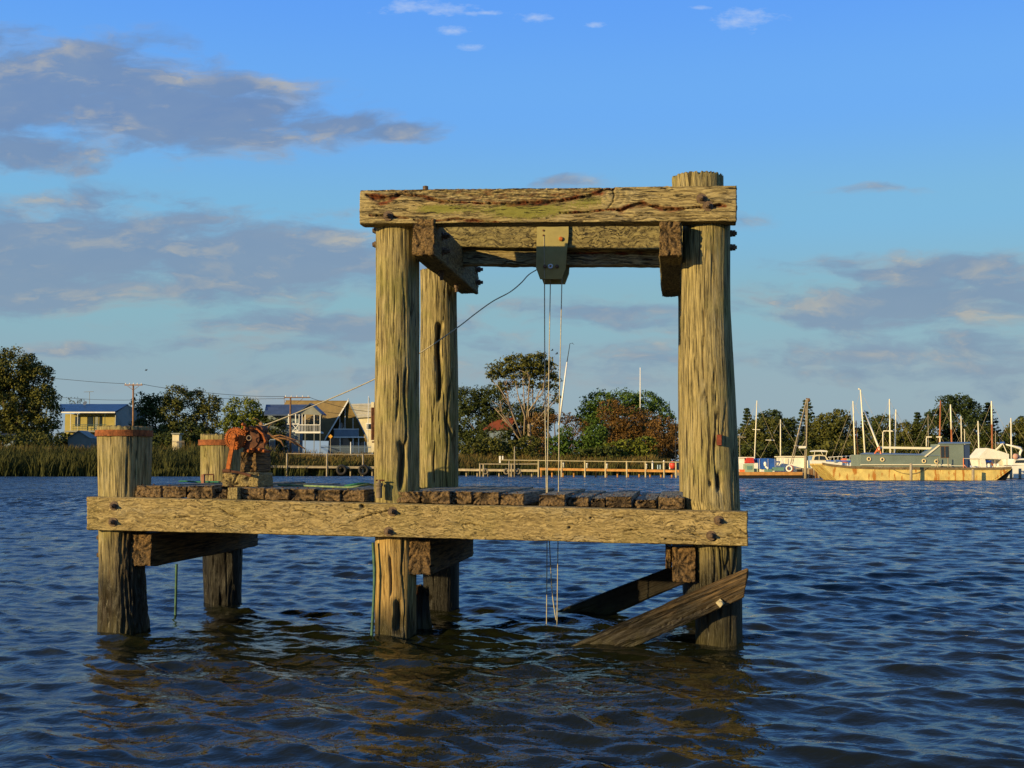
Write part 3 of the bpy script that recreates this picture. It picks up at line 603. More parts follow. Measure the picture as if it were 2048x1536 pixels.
def timber(name, c, n, mat, parent, rough=.004, seed=0, ends=(False, False), cracks=None, field=None, label=None, wear=.008, crw=1.0):
    """c: 8 corners [u0v0w0,u1v0w0,u0v1w0,u1v1w0, then w1]; u along the grain, v depth (v=0 is the seen side), w up"""
    c = np.asarray(c, float).reshape(2, 2, 2, 3)      # [w][v][u]
    uvw, Q = lattice(*n); u, v, w = uvw[:, 0:1], uvw[:, 1:2], uvw[:, 2:3]
    def tri(u, v, w):
        return ((c[0, 0, 0] * (1 - u) + c[0, 0, 1] * u) * (1 - v) + (c[0, 1, 0] * (1 - u) + c[0, 1, 1] * u) * v) * (1 - w) + \
               ((c[1, 0, 0] * (1 - u) + c[1, 0, 1] * u) * (1 - v) + (c[1, 1, 0] * (1 - u) + c[1, 1, 1] * u) * v) * w
    p = tri(u, v, w)
    au = c[0, 0, 1] - c[0, 0, 0]; Lu = np.linalg.norm(au); au /= Lu
    av = c[0, 1, 0] - c[0, 0, 0]; Lv = np.linalg.norm(av); av /= Lv
    aw = c[1, 0, 0] - c[0, 0, 0]; Lw = np.linalg.norm(aw); aw /= Lw
    U, V, W = uvw[:, 0] * Lu, uvw[:, 1] * Lv, uvw[:, 2] * Lw
    g = np.stack([U + seed * 3.7, V + seed * 1.1, W + seed * 2.3], 1)
    # outward direction for each surface point, blended at edges so that arrises wear round
    nrm = np.zeros_like(p); cnt = np.zeros(len(p))
    for ax, (vec, L) in enumerate(((au, Lu), (av, Lv), (aw, Lw))):
        for val, sg in ((0, -1), (1, 1)):
            m = uvw[:, ax] == val; nrm[m] += sg * vec; cnt[m] += 1
    edge = cnt > 1
    nn = nrm / np.linalg.norm(nrm, axis=1)[:, None]
    low = fbm(g[:, 0] * 1.3, g[:, 1] * 6, g[:, 2] * 6, 2) * rough * 1.6
    hi = fbm(g[:, 0] * 8, g[:, 1] * 55, g[:, 2] * 55, 2) * rough
    d = low + hi
    d[edge] -= wear * (.5 + np.clip(pn(g[edge, 0] * 5, g[edge, 1] * 9, g[edge, 2] * 9) + .3, 0, 2))
    rot = np.zeros(len(p)); moss = np.zeros(len(p)); eg = np.zeros(len(p)); pit = np.zeros(len(p))
    for which, on in zip((0, 1), ends):
        m = (uvw[:, 0] == which)
        if on:
            y, z = V[m], W[m]; rs = np.random.default_rng(int(seed * 31 + which))
            cy, cz = Lv * rs.uniform(-.2, 1.2), Lw * rs.uniform(.0, 1.0)
            r = np.hypot(y - cy, z - cz); th = np.arctan2(z - cz, y - cy)
            k = rs.integers(5, 10)
            a = (th / (2 * math.pi) * k * 2 + .35 * pn(y * 18, z * 18, seed) + rs.uniform()) % 1.0
            rad = np.exp(-((np.minimum(a, 1 - a) * r * 6.28 / k / 2) / .009) ** 2) * np.clip(pn(y * 14, z * 14, seed + 4) * 1.5 + .75, 0, 1)
            ring = np.exp(-((np.abs((r * 22 + pn(y * 9, z * 9, seed)) % 1.0 - .5)) / .12) ** 2) * .25 * np.clip(pn(y * 20, z * 20, seed + 9) + .5, 0, 1)
            pp = np.clip(rad + ring + np.clip(fbm(y * 40, z * 40, seed + 5, 2) - .35, 0, .5), 0, 1)
            d[m] -= pp * .022 + np.abs(fbm(y * 30, z * 30, seed, 3)) * .008
            pit[m] = np.maximum(pit[m], pp); eg[m] = 1
            am = np.abs(au)[None] * 0
    if cracks is not None:
        m = (uvw[:, 1] == 0)
        x = U[m]; z = W[m]
        wob = .010 * pn(x * 14, z * 14, seed + 2) + .005 * pn(x * 45, z * 60, seed + 5)
        for (pts, dep, rw) in cracks:
            dd = dist_poly(x, z + wob, pts)
            s = np.clip(1.25 - dd, 0, 1); s = s * s * (3 - 2 * s)
            dd2 = np.clip(1.6 - dd * .62, 0, 1)
            d[m] -= s * dep * (.75 + .5 * pn(x * 20, z * 30, seed + 7))
            rot[m] = np.maximum(rot[m], dd2 * rw * (pn(x * 9, z * 20, seed + 3) + .75)); pit[m] = np.maximum(pit[m], np.clip(s * 1.3 - .25, 0, 1) * (.9 - .5 * rw))
    if field is not None: field(locals())
    p = p + nn * d[:, None]
    rot = np.clip(rot, 0, 1)
    if np.dot(np.cross(au, av), aw) < 0: Q = Q[:, ::-1].copy()
    o = link_mesh(name, p, Q, mat, parent, attrs=dict(grain=g, rot=rot, moss=moss, endg=eg, pit=np.clip(pit, 0, 1)), label=label)
    return o
def front_quad_timber(name, TL, TR, BR, BL, off, thick, n, mat, parent, **kw):
    """timber whose front face has those corners in the frame's plane"""
    f = [F(*q, off) for q in (BL, BR)]; t = [F(*q, off) for q in (TL, TR)]; dv = E2 * thick
    c = [f[0], f[1], f[0] + dv, f[1] + dv, t[0], t[1], t[0] + dv, t[1] + dv]
    return timber(name, c, n, mat, parent, **kw)
def cap_timber(name, x0, y0, x1, y1, off0, off1, mat, parent, n=(24, 20, 30), **kw):
    """timber running from front to back; its front end fills x0..x1, y0..y1"""
    a, b = F(x0, y1, off0), F(x1, y1, off0); h0 = F(x0, y0, off0); h = h0[2] - a[2]
    back = E2 * (off1 - off0); up = EZ * h
    # u: along the length (front = 0), v: left to right, w up
    c = [a, a + back, b, b + back, a + up, a + back + up, b + up, b + back + up]
    return timber(name, c, n, mat, parent, ends=(True, True), **kw)
def pile(name, mat, parent, prof, off, seed, nth=150, dz=.022, erode=0.0, groove=.012, topcut=.02, label=None, notch=None, gold=False):
    """prof: [(py, px_left, px_right)] from the top down, the last at the water; continues below it"""
    zs = []; cx = []; rr = []
    for (py, xl, xr) in prof:
        a, b = F(xl, py, off), F(xr, py, off); zs.append((a[2] + b[2]) / 2); cx.append((a + b) / 2); rr.append(np.linalg.norm(b - a) / 2)
    zs.append(-1.3); cx.append(cx[-1].copy()); rr.append(rr[-1])
    zs = np.array(zs); cx = np.array(cx); rr = np.array(rr)
    o_ = np.argsort(zs); zs, cx, rr = zs[o_], cx[o_], rr[o_]
    ztop = zs[-1]; lv = np.arange(-1.2, ztop, dz); lv = np.append(lv[lv < ztop - dz * .4], ztop)
    nz = len(lv)
    Z, T = np.meshgrid(lv, np.linspace(0, 2 * math.pi, nth, endpoint=False), indexing='ij')
    r0 = np.interp(Z, zs, rr); X0 = np.interp(Z, zs, cx[:, 0]); Y0 = np.interp(Z, zs, cx[:, 1])
    ct, st = np.cos(T), np.sin(T)
    low = .03 * fbm(ct * .9 + seed, st * .9, Z * .7, 2)
    gr = pn(ct * 6.5 + seed * 3, st * 6.5, Z * .8 + seed); gr2 = pn(ct * 17 + seed, st * 17, Z * 1.6)
    deep = np.clip(1 - np.abs(pn(ct * 2.6 + seed * 7, st * 2.6, Z * .9 + 5)) / .055, 0, 1) * np.clip(pn(ct * 1.3, st * 1.3 + seed, Z * 1.1) * 2 + .35, 0, 1)
    d = low * r0 * 1.4 - groove * (np.abs(gr) * .5 + .35 * np.abs(gr2)) - .030 * deep
    if erode:
        er = np.clip((.95 - Z) / .8, 0, 1) * np.clip(fbm(ct * 1.7 + seed, st * 1.7, Z * 1.9, 3) + .15, 0, 1)
        d = d - erode * er; eroded = er
    else: eroded = np.zeros_like(d)
    if notch is not None: d, extra = notch(Z, T, d)
    # ragged top
    capd = np.clip(1 - (ztop - Z) / .10, 0, 1)
    Zt = Z - capd * topcut * (np.abs(fbm(ct * 5 + seed, st * 5, 0, 2)) * 2)
    r = r0 + d
    X = X0 + r * ct; Yy = Y0 + r * st
    V = np.stack([X, Yy, Zt], -1).reshape(-1, 3)
    g = np.stack([Z + seed * 3, r0 * ct + seed, r0 * st - seed], -1).reshape(-1, 3)
    i = np.arange(nz * nth).reshape(nz, nth); j = np.roll(i, -1, 1)
    Q = np.stack([i[:-1], j[:-1], j[1:], i[1:]], -1).reshape(-1, 4)
    # top disc: rings inward
    ve = [V]; ge = [g]; qe = [Q]; last = i[-1]; base = len(V); eg = [np.zeros(len(V))]; pits = [deep.reshape(-1) * .9]
    topc = np.array([X0[-1, 0], Y0[-1, 0], ztop])
    for s in (.85, .65, .45, .25, .06):
        rs_ = (r[-1] * s); x = topc[0] + rs_ * ct[-1]; y = topc[1] + rs_ * st[-1]
        rad = np.clip(1 - np.abs(pn(ct[-1] * 4, st[-1] * 4, seed)) / .12, 0, 1)
        z = ztop - topcut * (np.abs(fbm(x * 9, y * 9, seed, 2))) * 1.2 - .03 * rad * s
        ve.append(np.stack([x, y, z], -1)); ge.append(np.stack([x, y, z], -1)); eg.append(np.ones(nth) * .5); pits.append(rad * .8)
        cur = np.arange(base, base + nth); qe.append(np.stack([last, np.roll(last, -1), np.roll(cur, -1), cur], -1)); last = cur; base += nth
    V = np.concatenate(ve); g = np.concatenate(ge); Q = np.concatenate(qe); eg = np.concatenate(eg); pit = np.concatenate(pits)
    rot = np.zeros(len(V)); rot[:nz * nth] = np.clip(eroded.reshape(-1) * 1.1, 0, .75)
    gd = np.clip((1.05 - V[:, 2]) / .12, 0, 1) * np.clip(.75 + .5 * fbm(V[:, 0] * 5, V[:, 1] * 5, V[:, 2] * 2, 2), 0, 1) if gold else np.zeros(len(V))
    if notch is not None: rot[:nz * nth] = np.maximum(rot[:nz * nth], extra.reshape(-1) * .45); pit[:nz * nth] = np.maximum(pit[:nz * nth], extra.reshape(-1) * np.clip(.62 + .5 * pn(V[:nz * nth, 0] * 30, V[:nz * nth, 1] * 30, V[:nz * nth, 2] * 3), 0, .92))
    return link_mesh(name, V, Q, mat, parent, attrs=dict(grain=g, rot=rot, moss=np.zeros(len(V)), endg=eg, pit=pit, gold=gd), label=label)

def bolt(px, py, off, parent, r=.022, axis=None, L=.05, mat=None, name='bolt', washer=True):
    ax = -E2 if axis is None else axis; c = F(px, py, off)
    m = MB()
    if washer: m.lathe(c - ax * .02, ax, [(0, r * 1.75), (.026, r * 1.75)], 14)
    m.lathe(c, ax, [(-.03, r * .95), (L * .7, r * .95), (L * .9, r * .75), (L, r * .3)], 7)
    m.lathe(c + ax * L * .9, ax, [(0, r * .5), (L * .45, r * .45)], 7)
    return m.build(name, mat or BOLT, parent)

# ------------------------------------------------------------------ the old timber hoist platform
plat = empty('hoist_platform', (F(900, 1268, .9)[0], F(900, 1268, .9)[1], 0),
             'old weathered timber platform on round piles in the water, with a tall beam frame', 'timber platform')
def eaten(Z, T, d):       # the right flank of the left pile is eaten away below the deck
    f = np.exp(-((np.mod(T - R(-45) + math.pi, 2 * math.pi) - math.pi) / .95) ** 2)
    s = f * np.clip((1.0 - Z + .14 * fbm(np.cos(T) * 3, np.sin(T) * 3, Z * 2, 2)) / .12, 0, 1)
    d = d - s * (.028 + .045 * np.abs(fbm(np.cos(T) * 6, np.sin(T) * 6, Z * 3, 3)))
    return d, np.clip(s * 1.0, 0, 1)
def slot(specs):            # splits and pockets: (z0, z1, angle in degrees, half width, depth)
    def f(Z, T, d):
        ex = np.zeros_like(d)
        for (z0, z1, an, hw, dep) in specs:
            w = np.abs(np.mod(T - R(an) + math.pi + .05 * np.sin(Z * 9 + an), 2 * math.pi) - math.pi)
            zz = np.clip((Z - z0) / .06, 0, 1) * np.clip((z1 - Z) / .06, 0, 1)
            s = np.clip(1.3 - w / hw * (1 + .5 * pn(Z * 8, an, 0.5)), 0, 1) * zz
            d = d - s * dep; ex = np.maximum(ex, s)
        return d, np.clip(ex * 1.2 - .2, 0, 1)
    return f
p_l = pile('pile', W_PILE_L, plat, [(852, 200, 299), (990, 201, 297), (1100, 200, 290), (1258, 199, 298)], 0, 1.3, erode=.05, groove=.014, notch=eaten)
p_m = pile('pile', W_PILE, plat, [(449, 752, 838), (700, 752, 838), (985, 748, 838), (1080, 751, 833), (1268, 751, 832)], 0, 2.1, groove=.008, gold=True, nth=180, notch=slot([(1.28, 1.75, -72, .14, .05), (1.5, 2.4, -62, .05, .03), (1.9, 2.35, -84, .04, .022), (.35, .75, -100, .06, .03), (.02, .35, -78, .22, .05), (.55, .95, -66, .05, .03)]))
W_PILE_R = wood('right_pile_wood', (.44, .355, .16), (.28, .225, .092), (.085, .068, .028), moss=.35, fib=150, cks=68, ckl=1.8, wet_shade_z=(1.05, .5), seed=7)
p_r = pile('pile', W_PILE_R, plat, [(385, 1367, 1461), (620, 1363, 1463), (1000, 1366, 1480), (1100, 1388, 1484), (1290, 1392, 1486)], 0, 3.7, groove=.008, nth=180, notch=slot([(1.27, 1.48, -80, .10, .05), (1.30, 1.42, -100, .06, .04), (1.3, 2.0, -88, .03, .025), (2.2, 2.9, -108, .025, .02), (.2, .9, -95, .04, .03)]))
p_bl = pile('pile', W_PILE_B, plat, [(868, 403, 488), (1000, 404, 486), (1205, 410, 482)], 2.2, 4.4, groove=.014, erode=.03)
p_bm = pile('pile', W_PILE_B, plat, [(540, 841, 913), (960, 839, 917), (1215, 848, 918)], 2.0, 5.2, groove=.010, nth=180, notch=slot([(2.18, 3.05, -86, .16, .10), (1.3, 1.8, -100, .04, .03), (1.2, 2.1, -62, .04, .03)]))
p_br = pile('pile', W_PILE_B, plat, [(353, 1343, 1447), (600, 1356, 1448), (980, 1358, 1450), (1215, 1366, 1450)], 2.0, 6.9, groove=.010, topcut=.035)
stub = pile('stub_pile', W_BLACK, plat, [(1168, 822, 860), (1215, 820, 862), (1262, 819, 866)], .45, 8.3, nth=70, dz=.03, groove=.03, topcut=.12, erode=.05, label='rotten black stub of a broken pile')
# long split on the back middle pile
BAND = simple('flaking_rust_hoop', (.20, .065, .020), .85, .6, 26, bumpd=.006)
iron = lambda pl, px0, px1, y0, y1, off: None
def band(parent, py0, py1, px0, px1, off, tilt=0):
    a, b = F(px0, (py0 + py1) / 2, off), F(px1, (py0 + py1) / 2, off); c = (a + b) / 2; r = np.linalg.norm(b - a) / 2
    h = F(px0, py0, off)[2] - F(px0, py1, off)[2]; n = 72
    vs = []; fs = []
    for rr_, z in ((r, -h / 2), (r, h / 2), (r - .022, h / 2), (r - .022, -h / 2)):
        for k in range(n):
            th = 2 * math.pi * k / n; wob = 1 + .008 * math.sin(3 * th + off)
            vs.append((c[0] + rr_ * wob * math.cos(th), c[1] + rr_ * wob * math.sin(th), c[2] + z + tilt * math.cos(th)))
    for q in range(4):
        for k in range(n): fs.append((q * n + k, q * n + (k + 1) % n, ((q + 1) % 4) * n + (k + 1) % n, ((q + 1) % 4) * n + k))
    return link_mesh('iron_band', vs, fs, BAND, parent, smooth=False, label='thick rust-orange iron hoop')
band(p_l, 861, 873, 195.5, 301, 0); band(p_bl, 880, 891, 400, 490, 2.2)

# long front beam at deck level
def beam_field(L):
    m = L['uvw'][:, 1] == 0
    L['d'][m] += .004 * fbm(L['U'][m] * 7, L['W'][m] * 16, 3.0, 3) - .002 * np.clip(1 - np.abs(pn(L['U'][m] * 9, L['W'][m] * 30 + 2 * pn(L['U'][m] * 4, L['W'][m] * 4, 1), 5.5)) / .09, 0, 1)
def bx(px, W0=172, W1=1497, L=6.0): return (px - W0) / (W1 - W0) * L
dbeam_c = (F(172, 1060, -.3), F(1497, 1093, -.3)); DL = np.linalg.norm(dbeam_c[1] - dbeam_c[0])
def dk(px, py):     # place on the beam's face
    t = (px - 172) / 1325.0
    top = 993 + 30 * t; bot = 1060 + 33 * t
    q = F(px, py, -.3); s = np.linalg.norm((q - dbeam_c[0])[:2]); return s, (bot - py) / (bot - top) * .305
ck = []
for pts in ([(925, 1050), (940, 1047), (957, 1051)], [(590, 1020), (610, 1023), (628, 1032)], [(1250, 1062), (1275, 1060)], [(1380, 1065), (1400, 1074)],
            [(1330, 1077), (1350, 1078), (1392, 1083)], [(440, 1018), (455, 1027), (470, 1029)], [(350, 1035), (380, 1033)], [(700, 1045), (740, 1030), (778, 1022)],
            [(460, 1030), (476, 1034)], [(1480, 1060), (1494, 1067)], [(1455, 1072), (1494, 1078)], [(1230, 1037), (1246, 1036)]):
    ck.append(([(*dk(*q), .006) for q in pts], .03, .2))
for q, r in (((725, 1013), .020), ((1139, 1056), .012), ((1428, 1079), .020), ((1181, 1035), .008)):
    s, z = dk(*q); ck.append(([(s - .004, z, r), (s + .004, z, r)], .05, 0))
dbeam = front_quad_timber('deck_beam', (172, 993), (1497, 1023), (1497, 1093), (172, 1060), -.30, .17, (620, 6, 40), W_BEAM, plat, rough=.003, seed=1, ends=(True, True), cracks=ck, field=beam_field)
for q in ((228, 1012), (226, 1044), (785, 1023), (777, 1063), (1437, 1041), (1422, 1071)): bolt(*q, -.30, dbeam, r=.024)
bbeam = front_quad_timber('deck_beam', (395, 989), (1450, 1002), (1450, 1056), (395, 1048), 2.45, .16, (120, 4, 12), W_GREY, plat, seed=2)
# top beam, split and rotten
tb0, tb1 = F(718, 448, -.3), F(1474, 443, -.3); TLn = np.linalg.norm(tb1 - tb0)
def tk(zx, zy, w):  # place read in the enlarged view of the top beam
    px, py = 700 + zx * .390625, 330 + zy * .390625; t = (px - 718) / 756.0
    top = 378 - 8 * t; bot = 448 - 5 * t
    q = F(px, py, -.3); return (np.linalg.norm((q - tb0)[:2]), (bot - py) / (bot - top) * .315, w)
tcr = [([tk(85, 150, .012), tk(150, 176, .03), tk(200, 168, .02), tk(250, 150, .016)], .05, 1.0),
       ([tk(240, 148, .014), tk(330, 152, .010), tk(400, 168, .014), tk(470, 186, .012), tk(560, 190, .007), tk(700, 192, .008), tk(780, 198, .015), tk(880, 196, .020), tk(960, 190, .020), tk(1060, 186, .018), tk(1150, 168, .014), tk(1240, 150, .018), tk(1300, 128, .02), tk(1345, 118, .02)], .055, .7),
       ([tk(1340, 120, .010), tk(1352, 150, .006), tk(1345, 190, .004), tk(1320, 222, .004)], .03, .1),
       ([tk(1075, 246, .006), tk(1180, 242, .007), tk(1240, 238, .008), tk(1300, 235, .004), tk(1360, 226, .008), tk(1390, 232, .020), tk(1420, 215, .010), tk(1490, 196, .018), tk(1540, 205, .007), tk(1590, 220, .016), tk(1660, 225, .014), tk(1720, 225, .005), tk(1790, 214, .010), tk(1900, 205, .014), tk(1918, 204, .010)], .05, .75),
       ([tk(100, 258, .006), tk(150, 262, .010), tk(190, 258, .022), tk(215, 266, .012), tk(300, 272, .005)], .035, .5),
       ([tk(440, 284, .006), tk(560, 278, .010), tk(660, 287, .008), tk(740, 290, .006), tk(830, 296, .004)], .03, .7),
       ([tk(1880, 275, .004), tk(1925, 268, .005), tk(1940, 285, .004)], .02, .1),
       ([tk(560, 212, .003), tk(760, 206, .003)], .012, .1), ([tk(60, 215, .003), tk(300, 222, .003)], .012, .1), ([tk(1560, 150, .003), tk(1720, 160, .004)], .012, .1), ([tk(1480, 262, .003), tk(1800, 258, .003)], .012, .1)]
def top_field(L):
    m = L['uvw'][:, 1] == 0; U, W = L['U'][m], L['W'][m]
    # the wood above the long split has weathered back and is rough
    xs = [tk(z, 0, 0)[0] for z in (50, 330, 560, 880, 1150, 1340)]; ys = [tk(z, y, 0)[1] for z, y in ((50, 140), (330, 152), (560, 190), (880, 196), (1150, 168), (1340, 118))]
    yl = np.interp(U, xs, ys); ab = np.clip((W - yl) / .02, 0, 1) * (U < xs[-1])
    L['d'][m] -= ab * (.014 + .018 * np.abs(fbm(U * 14, W * 60, 2.0, 3)))
    L['pit'][m] = np.maximum(L['pit'][m], ab * np.clip(.18 + fbm(U * 18, W * 90, 9.0, 3) * 1.3, 0, .8))
    L['rot'][m] = np.maximum(L['rot'][m], ab * np.clip(fbm(U * 8, W * 30, 4.0, 2) * .9 + .12, 0, .45))
    b = np.exp(-((U - tk(460, 0, 0)[0]) / .30) ** 2 - ((W - tk(0, 228, 0)[1]) / .05) ** 2) * .95 + np.exp(-((U - tk(900, 0, 0)[0]) / .42) ** 2 - ((W - tk(0, 240, 0)[1]) / .085) ** 2) * 1.15 \
        + np.exp(-((U - tk(1230, 0, 0)[0]) / .2) ** 2 - ((W - tk(0, 190, 0)[1]) / .07) ** 2) * .7
    L['moss'][m] = np.clip(b, 0, 1)
    # swirl of grain round the knot
    kx, kz = tk(1345, 150, 0)[:2]; r = np.hypot(U - kx, (W - kz) * 1.0)
    L['d'][m] -= .006 * np.clip(np.sin(r * 130), 0, 1) * np.exp(-(r / .16) ** 2)
    e = L['uvw'][:, 2] == 1
    L['d'][e] -= .012 * np.abs(fbm(L['U'][e] * 9, L['V'][e] * 9, 3.3, 3))
tbeam = front_quad_timber('top_beam', (718, 378), (1474, 370), (1474, 443), (718, 448), -.30, .20, (430, 6, 46), W_TOP, plat, rough=.004, seed=4, ends=(True, True), cracks=tcr, crw=1.35, field=top_field, label='thick split top beam with red rot and lichen')
for q in ((776, 432), (1403, 397), (1416, 412)): bolt(*q, -.30, tbeam, r=.026)
m = MB(); c = F(851, 376, -.2); m.lathe(c - EZ * .04, EZ, [(0, .025), (.055, .025), (.06, .01)], 8); m.build('bolt', BOLT, tbeam)
# cross caps, front to back
ucl = cap_timber('cross_beam', 823, 436, 869, 511, -.315, 2.15, W_BACK, plat, seed=21, rough=.006)
ucr = cap_timber('cross_beam', 1318, 441, 1364, 512, -.40, 2.15, W_BACK, plat, seed=22, rough=.006)
for c_, xs in ((ucl, (869,)),):
    for off in (.05, 1.95):
        for dzz in (.10, .24):
            q = F(869, 511, -.3) + E2 * (off + .3) + EZ * dzz
            m = MB(); m.lathe(q, E1, [(0, .04), (.012, .04)], 12); m.lathe(q, E1, [(0, .018), (.075, .018)], 7); m.lathe(q + E1 * .02, E1, [(0, .03), (.028, .03)], 6); m.build('bolt', BOLT, c_)
    for off in (.55, 1.35):
        q = F(846, 511, -.3) + E2 * (off + .3)
        m = MB(); m.lathe(q, -EZ, [(0, .035), (.01, .035)], 12); m.lathe(q, -EZ, [(0, .016), (.09, .016)], 7); m.lathe(q - EZ * .02, -EZ, [(0, .026), (.03, .026)], 6); m.build('bolt', BOLT, c_)
for pyy in (467, 495):
    q = F(1460, pyy, -.02); m = MB(); m.lathe(q, E1, [(-.03, .03), (.02, .03)], 12); m.lathe(q, E1, [(0, .016), (.06, .016)], 7); m.lathe(q + E1 * .022, E1, [(0, .028), (.025, .028)], 6); m.build('bolt', BOLT, p_r)
for pyy in (469, 497):
    q = F(755, pyy - 8, -.02); m = MB(); m.lathe(q, -E1, [(-.03, .03), (.028, .03)], 12); m.lathe(q, -E1, [(0, .022), (.045, .022)], 6); m.build('bolt', BOLT, p_m)
for pyy in (1075, 1110):
    q = F(203, pyy, -.02); m = MB(); m.lathe(q, -E1, [(-.03, .03), (.02, .03)], 12); m.lathe(q, -E1, [(0, .022), (.04, .022)], 6); m.build('bolt', BOLT, p_l)
cbeam = front_quad_timber('hoist_beam', (878, 446), (1330, 443), (1330, 499), (878, 494), 1.05, .09, (200, 5, 26), W_BACK, plat, rough=.005, seed=5, label='crazed centre beam carrying the pulley board')
btbeam = front_quad_timber('hoist_beam', (885, 470), (1335, 470), (1335, 532), (885, 530), 1.15, .14, (180, 5, 26), W_TOP, plat, rough=.005, seed=6, cracks=[([(0, .2, .006), (.6, .19, .009), (1.2, .2, .005)], .02, .8), ([(1.2, .12, .006), (2.0, .13, .009)], .02, .8)], label='lower brown beam behind the crazed beam')
lcl = cap_timber('cross_beam', 260, 1066, 303, 1134, -.12, 2.75, W_DARK, plat, seed=23)
lcm = cap_timber('cross_beam', 816, 1077, 862, 1151, -.12, 2.2, W_DARK, plat, seed=24)
lcr = cap_timber('cross_beam', 1345, 1094, 1393, 1166, -.16, 2.2, W_DARK, plat, seed=25)
lcr2 = cap_timber('packing_timber', 1331, 1092, 1343, 1140, -.05, .8, W_DARK, plat, seed=26, n=(8, 6, 16))
# braces running down into the water
def brace(TL, TR, BR, BL, off, thick, n, seed, label, mat=None):
    return front_quad_timber('brace', TL, TR, BR, BL, off, thick, n, mat or W_DARK, plat, rough=.007, seed=seed, label=label,
        cracks=[([(2.0 - .1, .05, .006), (1.2, .07, .004)], .02, .4)], ends=(False, True), wear=.012)
brace((1020, 1344), (1498, 1137), (1490, 1196), (1060, 1388), -.36, .09, (190, 5, 24), 31, 'brown plank brace slanting up across the front right pile')
brace((1010, 1262), (1345, 1133), (1385, 1160), (1100, 1287), 1.72, .09, (60, 3, 8), 32, 'plank brace slanting up behind, under-deck shade put in as black', W_BLACK)
m = MB(); c = F(1440, 1206, -.37); m.lathe(c, -E2, [(-.02, .036), (.02, .036)], 4); m.lathe(c, -E2, [(0, .02), (.06, .02)], 7); m.build('bolt', simple('pale_bolt_plate', (.42, .36, .22), .7, .3, 20), bpy.data.objects['brace'])
# deck planks, each one running front to back
PL = [(270, 322, 1), (325, 372, 0), (374.5, 425, 0), (427, 453, 2), (455, 475, 3), (477, 528, 0), (530, 579, 0), (581, 629, 0), (631, 680, 0), (682, 729, 0),
      (789, 840, 0), (841.5, 900, 0), (902, 943, 0), (945, 998, 0), (1000, 1048, 0), (1077, 1130, 0), (1134, 1178, 2), (1181, 1210, 2), (1212, 1264, 0), (1268, 1312, 2), (1317, 1370, 0)]
def bm_top(px): return 993 + 30 * (px - 172) / 1325.0
for k, (x0, x1, st) in enumerate(PL):
    rs = np.random.default_rng(100 + k)
    yb = bm_top((x0 + x1) / 2) + .2; dyv = rs.uniform(-1.5, 1.5)
    yt = yb - 25 + dyv + (5 if st == 2 else 0)
    off0 = -.19 + rs.uniform(-.05, .03) + (.06 if st == 2 else 0); off1 = 2.45 + rs.uniform(-.12, .16)
    if st == 3: off0 = -.23
    a, b = F(x0, yb, off0), F(x1, yb, off0); h = F(x0, yt, off0)[2] - a[2]
    z0 = a[2] + .006; a[2] = z0; b[2] = z0
    zb = max(z0, 0) + rs.uniform(-.01, .012); back = E2 * (off1 - off0); sk = E1 * rs.uniform(-.02, .02)
    up = EZ * h
    c = [a, a + back + sk, b, b + back + sk, a + up, a + back + sk + up, b + up, b + back + sk + up]
    def pf(L, st=st, k=k):
        e = L['uvw'][:, 2] == 1
        if st == 2:
            hh = L['U'] < .55
            br = np.clip(fbm(L['U'] * 5 + k, L['V'] * 12, L['W'] * 12, 3) + .25, 0, 1) * np.clip(1 - L['U'] / .6, 0, 1)
            L['d'] -= br * .05 * (L['uvw'][:, 2] > .5); L['pit'][:] = np.maximum(L['pit'], br * .8)
        L['d'][e] -= .005 * np.abs(fbm(L['U'][e] * 3, L['V'][e] * 30, k, 2))
    timber('deck_plank', c, (34, 26, 16), W_GREY if st != 3 else W_BEAM, plat, rough=.0025, wear=.003, seed=40 + k, ends=(st != 3, False), field=pf)
m = MB()
for k, (x0, x1, st) in enumerate(PL):
    for off in (-.10, .0):
        for f in (.3, .72):
            q = F(x0 + (x1 - x0) * f, 985, off); q[2] = deckz0 = F(x0, bm_top(x0) - 25, -.19)[2] + .002; m.lathe(q, EZ, [(0, .009), (.006, .008)], 6)
m.build('spike_heads', RUST_D, plat)['kind'] = 'stuff'
# fastening strap on the left of the tall pile
m = MB(); m.tube([F(752, 800, -.05), F(749, 830, -.05), F(751, 884, -.05)], .012, 6); m.tube([F(745, 815, -.05), F(745, 880, -.05)], .014, 6)
for y in (818, 845, 872, 884): m.tube([F(744, y, -.05), F(754, y, -.05)], .007, 6)
m.build('iron_strap', RUST_D, p_m)
m = MB(); c = F(1438, 880, -.235); m.hexa([c + E1 * a_ + EZ * z_ + E2 * y_ for z_ in (-.045, .045) for a_, y_ in ((-.02, -.02), (.02, -.02), (.02, .03), (-.02, .03))]); m.build('reflector', simple('faded_red_plate', (.16, .035, .015), .6, .3, 40), p_r)

# ------------------------------------------------------------------ pulley board
pc = F(1105, 562, 1.1)
pul = empty('pulley_block', pc, 'olive board housing with clipped lower corners hanging from the hoist beam', 'pulley block')
o8 = [(1074, 440), (1137, 440), (1137, 470), (1134, 500), (1131, 537), (1123, 558), (1080, 558), (1072, 536)]
fr = [F(x, y, 1.01) for x, y in o8]
MB().prism(fr, E2 * .028).build('front_board', OLIVE, pul)
bk = [q + E2 * .20 + E1 * .015 - EZ * .02 for q in fr]
MB().prism(bk, E2 * .028).build('back_board', OLIVE, pul)
mid = [F(x, y, 1.04) for x, y in ((1082, 503), (1130, 503), (1128, 535), (1120, 552), (1088, 552), (1080, 535))]
MB().prism(mid, E2 * .15).build('spacer_block', OLIVE_D, pul)
m = MB(); c = F(1122, 478, 1.01); m.lathe(c, -E2, [(-.01, .022), (.018, .022), (.024, .014)], 12); m.build('bolt', RUST, pul, label='bright rust bolt head')
